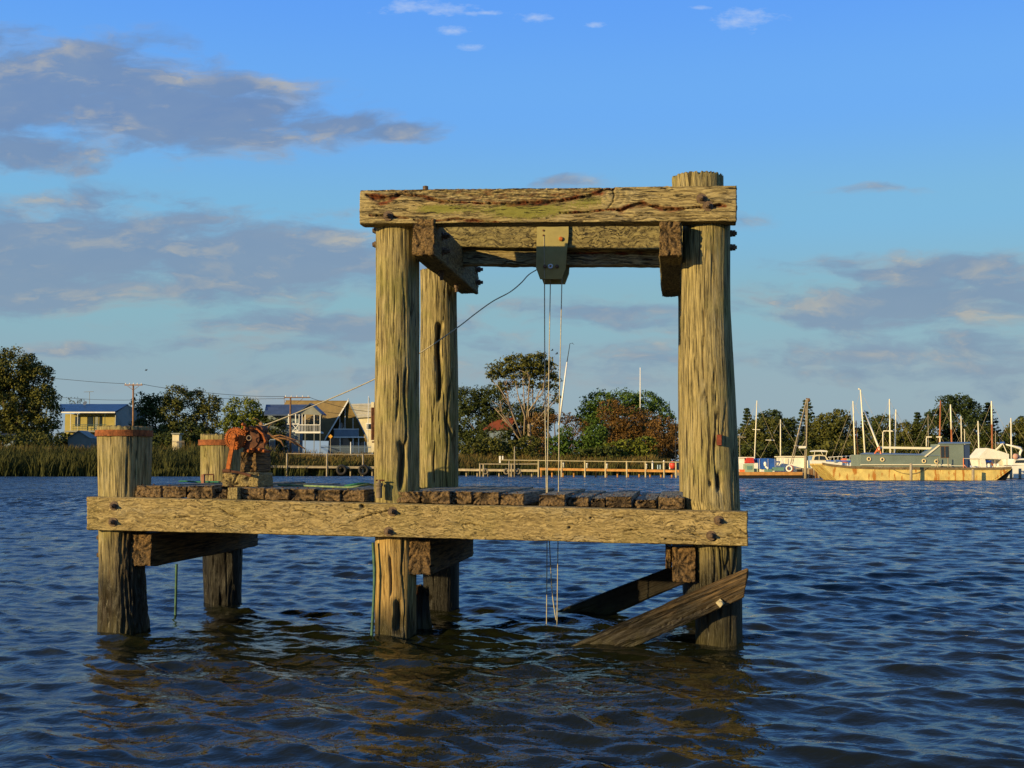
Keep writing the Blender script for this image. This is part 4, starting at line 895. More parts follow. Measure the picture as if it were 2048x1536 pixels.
for x in (1090, 1114):
    m = MB(); m.lathe(F(x, 533, 1.01), -E2, [(-.01, .019), (.014, .019), (.02, .01)], 10); m.build('bolt', BOLT, pul)
m = MB(); m.torus(F(1101, 533, 1.005), E2, .018, .009, 18, 8); m.build('washer', GALV, pul)
for x, y in ((1087, 461), (1087, 471)):
    m = MB(); m.lathe(F(x, y, 1.01), -E2, [(-.01, .010), (.008, .010)], 8); m.build('screw', RUST_D, pul)
MB().tube([F(1088, 472, 1.005), F(1089, 556, 1.005)], .0028, 5).build('thin_wire', CABLE_L, pul)

# ------------------------------------------------------------------ cables
def cable(name, pts, r, mat, label, cat='cable', group=None, n=6):
    P_ = [np.asarray(q) for q in pts]; out = []
    for i in range(len(P_) - 1):
        p0 = P_[max(i - 1, 0)]; p1 = P_[i]; p2 = P_[i + 1]; p3 = P_[min(i + 2, len(P_) - 1)]
        for t in np.linspace(0, 1, 9)[:-1]:
            out.append(.5 * ((2 * p1) + (-p0 + p2) * t + (2 * p0 - 5 * p1 + 4 * p2 - p3) * t * t + (-p0 + 3 * p1 - 3 * p2 + p3) * t ** 3))
    out.append(P_[-1]); m = MB().tube(out, r, n); o = m.build(name, mat, smooth=True); return tag(o, label, cat, group)
cable('winch_cable', [F(512, 857, .32), F(600, 823, .36), F(752, 757, .43), F(843, 704, .5), F(915, 655, .6), F(950, 628, .66), F(985, 603, .72), F(1020, 584, .78), F(1042, 566, .93), F(1058, 549, 1.02), F(1078, 537, 1.09)], .0058, CABLE_L, 'slack steel cable rising from the winch to the pulley board')
G = 'hoist cables hanging from the pulley'
cable('hoist_cable', [F(1089, 552, 1.09), F(1090, 800, 1.0), F(1093, 988, .9), F(1094, 1084, .88), F(1093, 1262, .88)], .0052, CABLE_L, 'left of the three thin cables hanging straight down from the pulley into the water', group=G)
cable('hoist_cable', [F(1101, 552, 1.11), F(1097, 800, .90), F(1095, 990, .9), F(1099, 1084, .9), F(1104, 1180, .9), F(1112, 1240, .9)], .0052, CABLE_L, 'middle of the three pulley cables, drifting sideways below the deck', group=G)
cable('hoist_cable', [F(1124, 552, 1.1), F(1119, 800, .86), F(1117, 990, .86), F(1116, 1084, .86), F(1114, 1250, .86)], .0052, CABLE_L, 'right of the three thin cables hanging from the pulley', group=G)
# ------------------------------------------------------------------ winch
wl = empty('timber_block', (F(480, 972, .05)[0], F(480, 972, .05)[1], F(480, 972, .05)[2]), 'stack of two short squared timbers on the deck under the rusty winch', 'timber block')
zb = 974.5
wz = F(480, zb, .0)
cap_timber('lower_block', 443, 946, 517, zb, .0, .42, W_BEAM, wl, n=(16, 40, 16), seed=61)
wl.children[0].data.attributes['endg'].data.foreach_set('value', np.zeros(len(wl.children[0].data.vertices), 'f'))
cap_timber('upper_block', 479, 903, 513, 945, .10, .52, W_DARK, wl, n=(12, 24, 28), seed=62)
win = empty('hand_winch', F(490, 903, .3), 'rust-orange hand winch with toothed gear and crank bolted on timber blocks', 'winch')
def gear(c, ax, R_, w, nt_, mat, name):
    m = MB(); ax = np.asarray(ax); a = np.cross(ax, EZ); a /= np.linalg.norm(a); b = np.cross(ax, a); ring = []
    for k in range(nt_ * 4):
        r = R_ * (1.0 if k % 4 in (0, 1) else .87); th = 2 * math.pi * (k + (.3 if k % 4 == 1 else 0)) / (nt_ * 4); ring.append(c + a * r * math.cos(th) + b * r * math.sin(th))
    m.prism(ring, ax * w)
    # raised rim, hub and ribs
    m.torus(c, ax, R_ * .78, .008, 32, 6); m.torus(c, ax, R_ * .42, .007, 24, 6)
    m.lathe(c - ax * .03, ax, [(0, .022), (.03, .03)], 14)
    for k in range(16):
        th = k * math.pi / 8; d = a * math.cos(th) + b * math.sin(th); q = c + d * R_ * .60
        m.lathe(q - ax * .006, ax, [(0, .006), (.007, .008)], 6)
    return m.build(name, mat, win, smooth=False)
GR = np.linalg.norm(F(492, 877, .02) - F(448, 877, .02)) / 2
gear(F(470, 877, .03), E2, GR, .022, 36, RUST, 'gear')
def obox(c, ax, ay, az, hx, hy, hz): return [c + ax * sx * hx + ay * sy * hy + az * sz * hz for sz in (-1, 1) for sx, sy in ((-1, -1), (1, -1), (1, 1), (-1, 1))]
arm0, arm1 = F(468, 872, -.03), F(455, 943, -.03); ad = arm1 - arm0; al = np.linalg.norm(ad); ad /= al; ae = np.cross(ad, E2)
MB().hexa(obox((arm0 + arm1) / 2, ae, E2, ad, .019, .009, al / 2)).lathe(arm0 - E2 * .02, E2, [(0, .024), (.04, .024)], 14).build('crank_arm', RUST, win)
MB().tube([F(446, 942, -.06), F(461, 942, -.06)], [.018, .016], 10).tube([F(461, 942.5, -.06), F(478, 945, -.05), F(502, 951.5, -.05)], [.012, .012, .014], 8).build('crank_handle', RUST_D, win)
MB().lathe(F(497, 876, .07), E2, [(0, .105), (.014, .105), (.015, .062), (.05, .068), (.09, .062), (.13, .068), (.17, .062), (.22, .062), (.221, .105), (.235, .105)], 32).build('drum', RUST_D, win)
m = MB()
for off in (.09, .31):
    m.hexa(obox(F(500, 882, off), E1, E2, EZ, .05, .006, .105)); m.hexa(obox(F(516, 894, off), E1, E2, EZ, .06, .006, .05))
m.hexa(obox(F(515, 901, .2), E1, E2, EZ, .10, .12, .008)); m.build('side_plate', RUST_D, win)
for px, py, r_ in ((516, 860, .045), (524, 874, .03)):
    m = MB(); m.lathe(F(px, py, .10), E2, [(0, r_), (.16, r_), (.165, r_ * .6)], 16); m.build('pinion', RUST_D, win)
m = MB(); pts = [F(500, 853, .1), F(514, 857, .1), F(527, 868, .1), F(532, 882, .12), F(524, 896, .12), F(536, 903, .12)]
for i in range(len(pts) - 1):
    d = pts[i + 1] - pts[i]; l = np.linalg.norm(d); d /= l; m.hexa(obox((pts[i] + pts[i + 1]) / 2, np.cross(d, E2), E2, d, .008, .035, l / 2 + .006))
m.build('brake_band', RUST, win)
m = MB()
for q in ((487, 849, .0), (491, 858, .0), (505, 899, .05), (498, 902, .02), (520, 899, .05), (529, 902, .05)):
    m.lathe(F(*q), -E2, [(-.03, .018), (.02, .016), (.03, .008)], 6)
m.tube([F(488, 848, .05), F(492, 862, .05), F(488, 874, .05)], .012, 7); m.tube([F(494, 862, .0), F(512, 856, .1), F(514, 856, .3)], .009, 7)
m.build('pawl', RUST, win)
m = MB(); m.torus(F(498, 876, -.0), -E2, .022, .005, 16, 6); m.build('chain_link', simple('pale_worn_metal', (.20, .14, .09), .6, .2, 20), win)
# ------------------------------------------------------------------ ropes and small things on the deck
def deckz(px, off): 
    t = (px - 172) / 1325.0; return F(px, 993 + 30 * t - 25, -.19)[2]
def on_deck(px, off, lift=.012):
    q = F(px, 980, off); q[2] = deckz(px, off) + lift; return q
def rope(pts, r, mat, label):
    return cable('rope', [on_deck(px, off, l) for px, off, l in pts], r, mat, label, 'rope')
rope([(358, 1.5, .02), (372, 1.3, .025), (392, 1.4, .018), (415, 1.2, .025), (440, .9, .03)], .009, GREEN, 'green rope lying on the deck behind the left bollard')
rope([(556, .5, .02), (590, .45, .02), (615, .3, .02), (660, .1, .02), (695, -.02, .02), (712, -.05, .03), (728, .0, .045), (742, .1, .05), (752, .1, .03)], .010, simple('sun_bleached_green_rope', (.15, .22, .11), .8, .5, 18), 'pale green rope trailing across the deck to the tall middle pile')
rope([(690, -.0, .03), (705, -.03, .045), (720, .0, .055), (738, .08, .055)], .011, GREEN, 'bright green rope end beside the middle pile')
sb = empty('iron_staple', on_deck(411, 1.1, 0), 'small rusty iron staple standing on the deck beside the rear bollard', 'staple')
q = on_deck(406, 1.1, .0); m = MB(); m.hexa(obox(q + EZ * .05, E1, E2, EZ, .014, .02, .05)); m.build('leg', simple('pink_rust', (.30, .14, .09), .8, .3, 20), sb)
m = MB(); m.tube([q + EZ * .098, q + EZ * .10 + E1 * .11], .007, 6); m.tube([q + EZ * .1 + E1 * .11, q + E1 * .11], .007, 6); m.build('bar', RUST_D, sb)
tp = empty('tap_fitting', F(757, 985, -.27), 'old rusty pipe fitting on the deck against the tall middle pile', 'pipe fitting')
m = MB(); q = F(758, 996, -.27); m.lathe(q, EZ, [(0, .028), (.10, .028), (.11, .035), (.13, .035), (.135, .015), (.16, .012)], 12); m.build('body', simple('grey_brown_fitting', (.16, .12, .07), .7, .4, 30, bumpd=.003), tp)
m = MB(); m.tube([q + EZ * .155 - E1 * .03, q + EZ * .155 + E1 * .045], .008, 6); m.build('handle', RUST_D, tp)
c = [F(746, 1085, -.18), F(749, 1140, -.2), F(748, 1190, -.2), F(744, 1262, -.2), F(743, 1290, -.2)]
cable('hose', c, .015, PIPE, 'thin green hose hanging down the left side of the middle pile', 'hose')
cable('iron_rod', [F(353, 1128, 1.0), F(352, 1180, 1.0), F(351, 1222, 1.0), F(351, 1262, 1.0)], .013, PIPE, 'green stained rod hanging from the deck between the left piles', 'rod')
# ------------------------------------------------------------------ buildings on the bank
WHITE = simple('white_paint', (.72, .70, .62), .5, .12, 1.5); CREAM = simple('cream_paint', (.62, .54, .34), .6, .12, 1.0); YELLOW = simple('yellow_wall', (.34, .28, .08), .7, .12, 1.0)
ROOF_B = simple('blue_metal_roof', (.025, .065, .15), .45, .2, 1.0); ROOF_S = simple('slate_blue_roof', (.05, .075, .13), .5, .2, 1.0); ROOF_G = simple('gold_brown_roof', (.13, .085, .022), .6, .25, 1.2)
ROOF_C = simple('cream_tile_roof', (.46, .42, .30), .7, .15, 1.2); ROOF_R = simple('red_tile_roof', (.20, .05, .02), .7, .25, 1.5)
GREYW = simple('grey_weatherboard', (.22, .23, .20), .7, .12, 1.0); BLUEW = simple('blue_grey_wall', (.16, .21, .25), .7, .12, 1.0); GLASS = simple('dark_window_glass', (.02, .03, .04), .12, .2, 1.0, spec=.6)
DKGREEN = simple('dark_green_trim', (.03, .07, .06), .6, .2, 2); BROWN = simple('brown_timber', (.17, .09, .04), .8, .3, 3); POLEW = simple('brown_pole_timber', (.24, .13, .06), .8, .3, 2)
GREYT = simple('grey_jetty_timber', (.30, .25, .17), .85, .25, 1.5); ORANGE_T = simple('orange_jetty_timber', (.42, .21, .06), .8, .3, 2.0); TYRE = simple('black_tyre_rubber', (.025, .023, .02), .7, .3, 6); TYRE_L = simple('dusty_tyre_rubber', (.20, .17, .12), .8, .3, 6)
def V3(px, py, Y): return P(px, py, Y)
def ground_at(px, Y):
    b = P(px, 900, Y); b[2] = float(land_z(b[0], Y)); return b
def slab(pts, d, name, mat, parent=None, **kw): return MB().prism(pts, d).build(name, mat, parent, **kw)
def pole(m, px0, py0, px1, py1, Y, r, Y1=None): m.tube([P(px0, py0, Y), P(px1, py1, Y if Y1 is None else Y1)], r, 7); return m
D = np.array
# house 1: blue roof, yellow walls and a veranda
Y = 232; h1 = empty('blue_roof_house', ground_at(190, Y), 'yellow house with a blue metal roof and a railed veranda, left of the power pole', 'house')
dpt = 8.0
MB().pbox(128, 828, 232, 915, Y + 2.2, dpt).build('wall', YELLOW, h1)
a0, a1 = P(120, 823, Y), P(230, 823, Y); r0_, r1_ = P(120, 808, Y + 6), P(252, 808, Y + 6); r1_[0] += .4
slab([a0, a1, r1_, r0_], D([0, 0, -.18]), 'roof', ROOF_B, h1)
bk = lambda q: q + D([0, 12.4 - 6.2, -(r0_[2] - a0[2])]); slab([r0_, r1_, D([a1[0], Y + 12.4, a1[2]]), D([a0[0], Y + 12.4, a0[2]])], D([0, 0, -.18]), 'roof', ROOF_B, h1)
g1, g2, g3 = P(230, 824, Y + 1.5), P(263, 826, Y + 10), P(254, 810, Y + 6)
ew = D([P(231, 824, Y + .8)[0], Y + .8, 0]); wr = P(231, 826, Y + 1)[0]
slab([D([wr, Y + 1.2, 1.5]), D([wr + 3.6, Y + 9.0, 1.5]), D([wr + 3.6, Y + 9.0, g2[2]]), D([r1_[0] - .15, Y + 6, r1_[2] - .25]), D([wr, Y + 1.2, a1[2] - .2])], D([-.2, .1, 0]), 'gable_wall', GREYW, h1)
m = MB().pbox(120, 823.5, 230, 826, Y - .05, .12); m.build('gutter', WHITE, h1)
for x in (141, 155, 209.5): MB().pbox(x - .8, 826, x + .8, 862, Y + .1, .15).build('veranda_post', DKGREEN if x > 200 else WHITE, h1)
m = MB().pbox(128, 861, 230, 864, Y, 2.2); m.build('veranda_floor', GREYW, h1)
m = MB().pbox(145, 849, 212, 850.2, Y, .08); m.pbox(145, 853, 212, 853.8, Y, .06); m.pbox(145, 857, 212, 857.8, Y, .06)
for x in range(146, 213, 6): m.pbox(x, 849, x + .6, 861, Y + .01, .06)
m.build('railing', DKGREEN, h1)
for x0, x1 in ((176, 186), (150, 160)):
    MB().pbox(x0, 833, x1, 852, Y + 2.12, .1).build('window', GLASS, h1)
for x0 in (190, 198): MB().pbox(x0, 832, x0 + 6, 860, Y + 2.12, .1).build('door', GREYW if x0 < 195 else GLASS, h1)
m = MB(); pole(m, 179, 808, 179, 783, Y + 5, .05); m.tube([P(168, 784, Y + 5), P(187, 783, Y + 5)], .05, 5)
for x in range(169, 188, 3): m.tube([P(x, 784, Y + 4.6), P(x, 784, Y + 5.5)], .03, 4)
m.build('tv_antenna', GREYW, h1)
m = MB(); m.lathe(P(171, 807, Y + 5), D([-.3, -1, .4]), [(0, .1), (.15, .35), (.2, .45)], 12); m.build('satellite_dish', ROOF_S, h1)
s1 = empty('garden_shed', ground_at(158, 210), 'small pale shed with a low gable roof in front of the blue-roofed house', 'shed')
gp = [P(136, 878, 210), P(158, 863, 210), P(181, 878, 210)]; slab(gp + [P(181, 905, 210), P(136, 905, 210)], D([0, 4.0, 0]), 'wall', GREYW, s1)
for a_, b_ in ((0, 1), (1, 2)): slab([gp[a_] + [0, -.3, .04], gp[b_] + [0, -.3, .04], gp[b_] + [0, 4.3, .04], gp[a_] + [0, 4.3, .04]], D([0, 0, .15]), 'roof', GREYW, s1)
s2 = empty('boat_shed', ground_at(10, 200), 'low blue-grey roofed shed at the far left edge behind the reeds', 'shed')
MB().pbox(-60, 875, 28, 915, 200, 4).build('wall', BLUEW, s2); sl = [P(-64, 876, 199.6), P(32, 876, 199.6), P(36, 867, 203), P(-60, 867, 203)]; slab(sl, D([0, 0, .15]), 'roof', ROOF_S, s2)
s3 = empty('garden_hut', ground_at(350, 190), 'small cream hut wall glimpsed between the dark bushes', 'hut')
MB().pbox(344, 868, 358, 905, 189.5, 1.6).build('wall', CREAM, s3)
MB().pbox(342, 866, 360, 868.5, 189.2, 2.2).build('roof', GREYW, s3)
# house 2: slate roof with raised balcony and gable porch
Y = 204; h2 = empty('balcony_house', ground_at(590, Y), 'slate-roofed house with a white two-storey balcony porch beside the A-frame', 'house')
MB().pbox(534, 826, 597, 925, Y + 3, 4.5).build('wall', BLUEW, h2)
slab([P(528, 829, Y + 1.5), P(602, 829, Y + 1.5), P(617, 809, Y + 5), P(532, 809, Y + 5)], D([0, 0, -.2]), 'roof', ROOF_S, h2)
slab([P(528, 829, Y + 8.2) + [0, 0, -1.4], P(602, 829, Y + 8.2) + [0, 0, -1.4], P(617, 809, Y + 5.05), P(532, 809, Y + 5.05)], D([0, 0, -.2]), 'roof', ROOF_S, h2)
gl, gr_, ga = P(594, 828, Y), P(644, 830, Y), P(621, 809, Y)
slab([gl, gr_, ga], D([0, .15, 0]), 'gable', GREYW, h2)
for p0, p1 in ((gl, ga), (ga, gr_)): slab([p0 + [0, -.4, .05], p1 + [0, -.4, .05], p1 + [0, 5, .05], p0 + [0, 5, .05]], D([0, 0, .2]), 'roof', ROOF_S, h2)
m = MB().pbox(590, 863, 641, 866.5, Y, 3.2); m.build('balcony_floor', WHITE, h2)
for x in (598, 604, 610, 628, 640): MB().pbox(x - .9, 828, x + .9, 864, Y + .05, .16).build('balcony_post', WHITE, h2)
for x in (598, 610, 628, 640): MB().pbox(x - .8, 866, x + .8, 905, Y + .05, .2).build('stilt', GREYW, h2)
m = MB().pbox(598, 849, 640, 850.4, Y, .08)
for x in range(600, 640, 3): m.pbox(x, 850, x + .6, 863, Y + .02, .05)
m.build('railing', WHITE, h2)
m = MB().pbox(574, 847, 598, 849, Y, .1); m.pbox(584, 861, 598, 863.5, Y, .1); m.tube([P(586, 850, Y), P(597, 862, Y)], .07, 5); m.tube([P(597, 850, Y), P(586, 862, Y)], .07, 5); m.pbox(576, 828, 578, 848, Y, .12); m.pbox(590, 828, 592, 848, Y, .12); m.build('stair_frame', WHITE, h2)
MB().pbox(560, 838, 572, 858, Y + 2.9, .12).build('window', GLASS, h2)
for x0, x1 in ((524, 534), (538, 550)):
    f = MB().pbox(x0, 878, x1, 905, Y - .5, .4).build('window', BLUEW, h2); MB().pbox(x0 + 1.5, 880, x1 - 1.5, 903, Y - .62, .1).build('pane', GLASS, f)
# A-frame
Y = 215; h3 = empty('a_frame_house', ground_at(690, Y), 'A-frame house with a golden brown roof to the ground and a triangular glazed front', 'house')
ap, bl_, br_ = P(697, 803, Y), P(650, 882, Y), P(737, 884, Y); rid = P(572, 802, Y + 5.5); rb = P(560, 878, Y + 5)
back_v = rid - ap; lft = bl_ - ap
slab([ap, bl_, bl_ + back_v, rid], D([.12, 0, .14]), 'roof', ROOF_G, h3)
slab([ap, br_, br_ + back_v, rid], D([-.12, 0, .14]), 'roof', ROOF_G, h3)
for p0, p1 in ((bl_, ap), (ap, br_)):
    d = D([0, -.30, 0]); MB().prism([p0 + d, p1 + d, p1 + d + [0, 0, .42], p0 + d + [0, 0, .42]], D([0, .28, 0])).build('barge_board', WHITE if p0 is bl_ else BLUEW, h3)
ins = D([0, 1.6, 0]); w1, w2, w3 = P(664, 872, Y), P(728, 872, Y), P(697, 812, Y)
slab([w1 + ins, w2 + ins, w3 + ins], D([0, .15, 0]), 'front_wall', BLUEW, h3)
slab([P(653, 910, Y) + ins, P(733, 910, Y) + ins, P(731, 876, Y) + ins, P(655, 876, Y) + ins], D([0, .15, 0]), 'lower_wall', GLASS, h3)
MB().pbox(667, 873, 729, 875.5, Y + .1, 1.5).build('balcony_floor', WHITE, h3)
MB().pbox(668, 859, 717, 873, Y + .1, .08).build('balcony_panel', BLUEW, h3); MB().pbox(667, 857.4, 718, 859, Y + .05, .14).build('hand_rail', WHITE, h3)
for x, t in ((679.5, 833), (706, 826), (717, 846), (690, 816)): MB().pbox(x - .7, t, x + .7, 873, Y + .3, .14).build('mullion', WHITE, h3)
for x in (680, 706, 717, 729): MB().pbox(x - .9, 875, x + .9, 905, Y + .3, .18).build('stilt', WHITE, h3)
f = MB().pbox(682, 844, 688, 872, Y + 1.5, .1).build('door', WHITE, h3); MB().pbox(683, 846, 687, 870, Y + 1.42, .06).build('pane', GLASS, f)
f = MB().pbox(700, 855, 716, 866, Y + 1.5, .1).build('window', WHITE, h3); MB().pbox(701, 856.5, 715, 864.5, Y + 1.42, .06).build('pane', GLASS, f)
# cream house behind
Y = 262; h4 = empty('cream_house', ground_at(725, Y), 'cream walled house with a pale tiled roof behind the A-frame', 'house')
MB().pbox(700, 833, 760, 905, Y + 2, 8).build('wall', CREAM, h4); slab([P(696, 835, Y + 1.4), P(764, 831, Y + 1.4), P(764, 806, Y + 6), P(690, 808, Y + 6)], D([0, 0, -.2]), 'roof', ROOF_C, h4)
for k in range(7):
    y = 811 + k * 3.3; t = (835 - y) / 28; MB().tube([P(697, y, Y + 1.3 + t * 4.6), P(762, y - 2, Y + 1.3 + t * 4.6)], .06, 4).build('tile_row', ROOF_C, h4)
MB().pbox(742, 804, 748, 824, Y + 1.0, .8).build('chimney', CREAM, h4)
f = MB().pbox(732, 846, 744, 860, Y + 1.9, .12).build('window', WHITE, h4); MB().pbox(733.5, 848, 742.5, 858, Y + 1.8, .08).build('pane', GLASS, f)
# red-roofed house seen through the trees
Y = 210; h5 = empty('red_roof_house', ground_at(995, Y), 'orange-red tiled roof of a low house half hidden under the eucalyptus', 'house')
MB().pbox(968, 856, 1016, 905, Y, 4).build('wall', BLUEW, h5); slab([P(966, 858, Y - .4), P(1020, 858, Y - .4), P(1030, 835, Y + 2), P(992, 838, Y + 2)], D([0, 0, -.2]), 'roof', ROOF_R, h5)
# flagpoles, sign, fences, power poles
def staff(name, px0, py0, px1, py1, Y, r, mat, label, cat, flag=None, group=None):
    m = MB(); m.tube([P(px0, py1, Y), P(px1, py0, Y)], [r, r * .7], 7); o = m.build(name, mat, smooth=True); return tag(o, label, cat, group)
fp = staff('flagpole', 735, 792, 737, 905, 208, .07, WHITE, 'white flagpole with a small furled flag beside the tall middle pile', 'flagpole')
slab([P(737, 793, 208), P(739.5, 797, 208), P(739, 808, 208), P(737, 803, 208)], D([0, .05, 0]), 'flag', BLUEW, fp)
staff('flagpole', 697, 797, 697, 805, 222, .08, WHITE, 'short white pole at the peak of the A-frame roof', 'pole')
staff('marker_post', 701.5, 884, 701.5, 915, 196, .10, WHITE, 'plain white marker post rising from the reeds in front of the A-frame', 'post')
sg = empty('road_sign', ground_at(661, 194), 'yellow diamond warning sign on a thin pole in front of the A-frame', 'sign')
c = P(661, 873, 193.9); MB().prism([c + [-.36, 0, 0], c + [0, 0, -.36], c + [.36, 0, 0], c + [0, 0, .36]], D([0, .04, 0])).build('sign_plate', simple('yellow_sign_paint', (.62, .30, .03), .5, .1, 2), sg)
MB().tube([P(661, 873, 194), P(661, 915, 194)], .05, 6).build('pole', GREYT, sg)
def picket(px0, px1, py0, Y, n, label, mat):
    f = empty('picket_fence', ground_at((px0 + px1) / 2, Y), label, 'fence')
    for k in range(n):
        x = px0 + (px1 - px0) * k / (n - 1); MB().pbox(x - .45, py0, x + .45, 912, Y, .04).build('picket', mat, f)
    MB().pbox(px0, py0 + 3, px1, py0 + 4.4, Y + .05, .06).build('rail', mat, f)
picket(642, 742, 891, 200, 52, 'pale picket fence along the front of the A-frame garden', BLUEW)
picket(345, 368, 880, 189, 12, 'short grey picket fence in front of the small cream hut', GREYT)
def power_pole(px, top, bot, Y, arm, label, mat, braces):
    o = empty('power_pole', ground_at(px, Y), label, 'power pole')
    MB().tube([P(px, bot, Y), P(px, top, Y)], [.19, .14], 8).build('pole', mat, o, smooth=True)
    a_, b_ = P(arm[0], arm[2], Y - .2), P(arm[1], arm[2], Y - .2); MB().hexa(obox((a_ + b_) / 2, D([1., 0, 0]), D([0, 1., 0]), EZ, (b_ - a_)[0] / 2, .07, .09)).build('cross_arm', mat, o)
    for k in range(5):
        q = a_ + (b_ - a_) * (k + .3) / 4.6; MB().lathe(q + [0, 0, .08], EZ, [(0, .05), (.1, .09), (.22, .06), (.28, .03)], 8).build('insulator', WHITE, o)
    m = MB()
    for (x0, y0, x1, y1) in braces: m.tube([P(x0, y0, Y - .2), P(x1, y1, Y - .2)], .04, 5)
    m.build('brace', mat, o); return o
power_pole(266.5, 768, 905, 200, (249, 285, 770), 'brown timber power pole with a cross arm rising behind the front left bollard', POLEW, ((255, 772, 266, 780), (278, 772, 267, 780)))
power_pole(581, 794, 912, 204, (568, 620, 795), 'dark power pole with a wide braced cross arm beside the balcony house', BROWN, ((594, 806, 606, 797), (568, 796, 569, 806)))
def wire(pts, label):
    cable('overhead_wire', [P(*q) for q in pts], .035, TYRE, label, 'wire', n=4)
wire([(-60, 752, 210), (30, 753, 206), (108, 757, 203), (190, 764, 201), (251, 767.5, 200)], 'overhead wire from the big gum tree to the left power pole')
wire([(283, 768, 200), (330, 776, 201), (420, 786, 202), (500, 792, 203), (570, 793, 204)], 'upper overhead wire between the two power poles')
wire([(110, 794, 240), (190, 799, 235), (266, 800, 232), (400, 796, 226), (480, 798, 220), (570, 797, 206)], 'lower overhead wire passing above the tree tops')
wire([(618, 794, 204), (640, 802, 206), (700, 818, 214), (760, 826, 222)], 'overhead wire dropping right from the braced power pole')

# ------------------------------------------------------------------ jetties
def jetty(name, label, pts, posts, top, deckpy, railpy, wat, mat, matd, extra=None):
    """pts: (px, Y) ends"""
    (xa, Ya), (xb, Yb) = pts; base = P((xa + xb) / 2, 930, (Ya + Yb) / 2); base[2] = 0
    o = empty(name, base, label, 'jetty')
    def at(px, py):
        t = (px - xa) / (xb - xa); return P(px, py, Ya + (Yb - Ya) * t)
    a_, b_ = at(xa, deckpy[0]), at(xb, deckpy[1]); n = max(4, int((xb - xa) / 10))
    for k in range(n):
        q0, q1 = a_ + (b_ - a_) * k / n, a_ + (b_ - a_) * ((k + .96) / n); MB().hexa([q0 + [0, 0, -.09], q1 + [0, 0, -.09], q1 + [0, 1.8, -.09], q0 + [0, 1.8, -.09], q0, q1, q1 + [0, 1.8, 0], q0 + [0, 1.8, 0]]).build('deck_board', matd, o)
    MB().hexa([q for z in (-.30, -.10) for q in (a_ + [0, .06, z], b_ + [0, .06, z], b_ + [0, .2, z], a_ + [0, .2, z])]).build('bearer', matd, o)
    ra, rb = at(posts[0] if railpy[2] is None else railpy[2], railpy[0]), at(xb, railpy[1])
    MB().tube([ra, (ra + rb) / 2 - [0, 0, .02], rb], .055, 6).build('hand_rail', mat, o)
    for px in posts:
        t = (px - xa) / (xb - xa); f = railpy[0] + (railpy[1] - railpy[0]) * t; q = at(px, f); lo = q.copy(); lo[2] = -1.2
        MB().tube([lo, q + [0, 0, .05]], .11, 8).build('post', mat, o)
    for px in np.arange(xa + 8, xb, 22):
        q = at(px, deckpy[0]); q[2] = -1.2; t2 = q.copy(); t2[2] = a_[2] - .25; q[1] += 1.6; t2[1] += 1.6; MB().tube([q, t2], .11, 7).build('post', matd, o)
    return o, at
jl, atl = jetty('grey_jetty', 'weathered grey jetty with a thin rail before the reeds left of the tall piles', ((536, 166), (760, 166)), [574, 654, 726], 0, (931, 933), (907, 909, None), 0, GREYT, GREYT)
jm, atm = jetty('grey_jetty', 'low dark grey landing stage right of the tall middle piles', ((880, 163), (1078, 156)), [960, 967, 1023], 0, (937, 939), (928, 928, 958), 0, GREYT, GREYT)
jo, ato = jetty('orange_jetty', 'sunlit orange timber jetty with posts and hand rail between the tall piles', ((1075, 153), (1420, 146)), [1077, 1123, 1170, 1211, 1253.5, 1291, 1328, 1352], 0, (935.5, 941), (920, 925, 1000), 0, simple('dull_cream_rail_paint', (.40, .34, .20), .7, .2, 2), ORANGE_T)
G = 'tyres hung as fenders on the jetties'
def tyre(px, py, Y, mat, label, r=.52):
    m = MB(); m.torus(P(px, py, Y), D([.15, -1, 0]), r * .74, r * .26, 22, 8); o = m.build('tyre', mat, smooth=True); tag(o, label, 'tyre', G)
for px, lb in ((683, 'left tyre on the grey jetty, black'), (727, 'black tyre on the grey jetty closest to the tall middle pile')): tyre(px, 940, 165.7, TYRE, lb, .75)
for (px, Yq), lb in zip(((971, 159.6), (1013, 158.2), (1036, 157.3)), ('dusty tyre leftmost on the low landing stage', 'dusty tyre second of three on the low landing stage', 'dusty tyre third of three on the landing stage, nearest the orange jetty')): tyre(px, 943, Yq, TYRE_L, lb, .42)
for k, (x0, x1, y0, y1, Yq) in enumerate(((998, 1001.5, 912, 926, 160), (1004, 1006.5, 912, 919, 160))): tag(MB().pbox(x0, y0, x1, y1, Yq, .25).build('marker_post', WHITE), ('white block post at the left end of the orange jetty rail', 'smaller white post just right of the white block post')[k], 'post')
for k, (px, t) in enumerate(((1018, 892), (1029, 893))): staff('mooring_pole', px, t + (0 if k else 30), px, 958, 157, .10, GREYT, ('grey mooring pole with an arrow shaped top standing in front of the reeds', 'thin tall grey pole behind the tyres')[1 - k], 'pole')
for k, px in enumerate((1127, 1174, 1214, 1293)): tag(MB().lathe(ato(px, 935 + k), EZ, [(0, .09), (.5, .09), (.52, .12), (.6, .10)], 8).build('bollard', WHITE, smooth=True), ('short white bollard just right of the cables on the orange jetty', 'second short white bollard along the orange jetty', 'third short white bollard along the orange jetty', 'short white bollard nearest the right end of the orange jetty')[k], 'bollard', 'white bollards on the orange jetty')
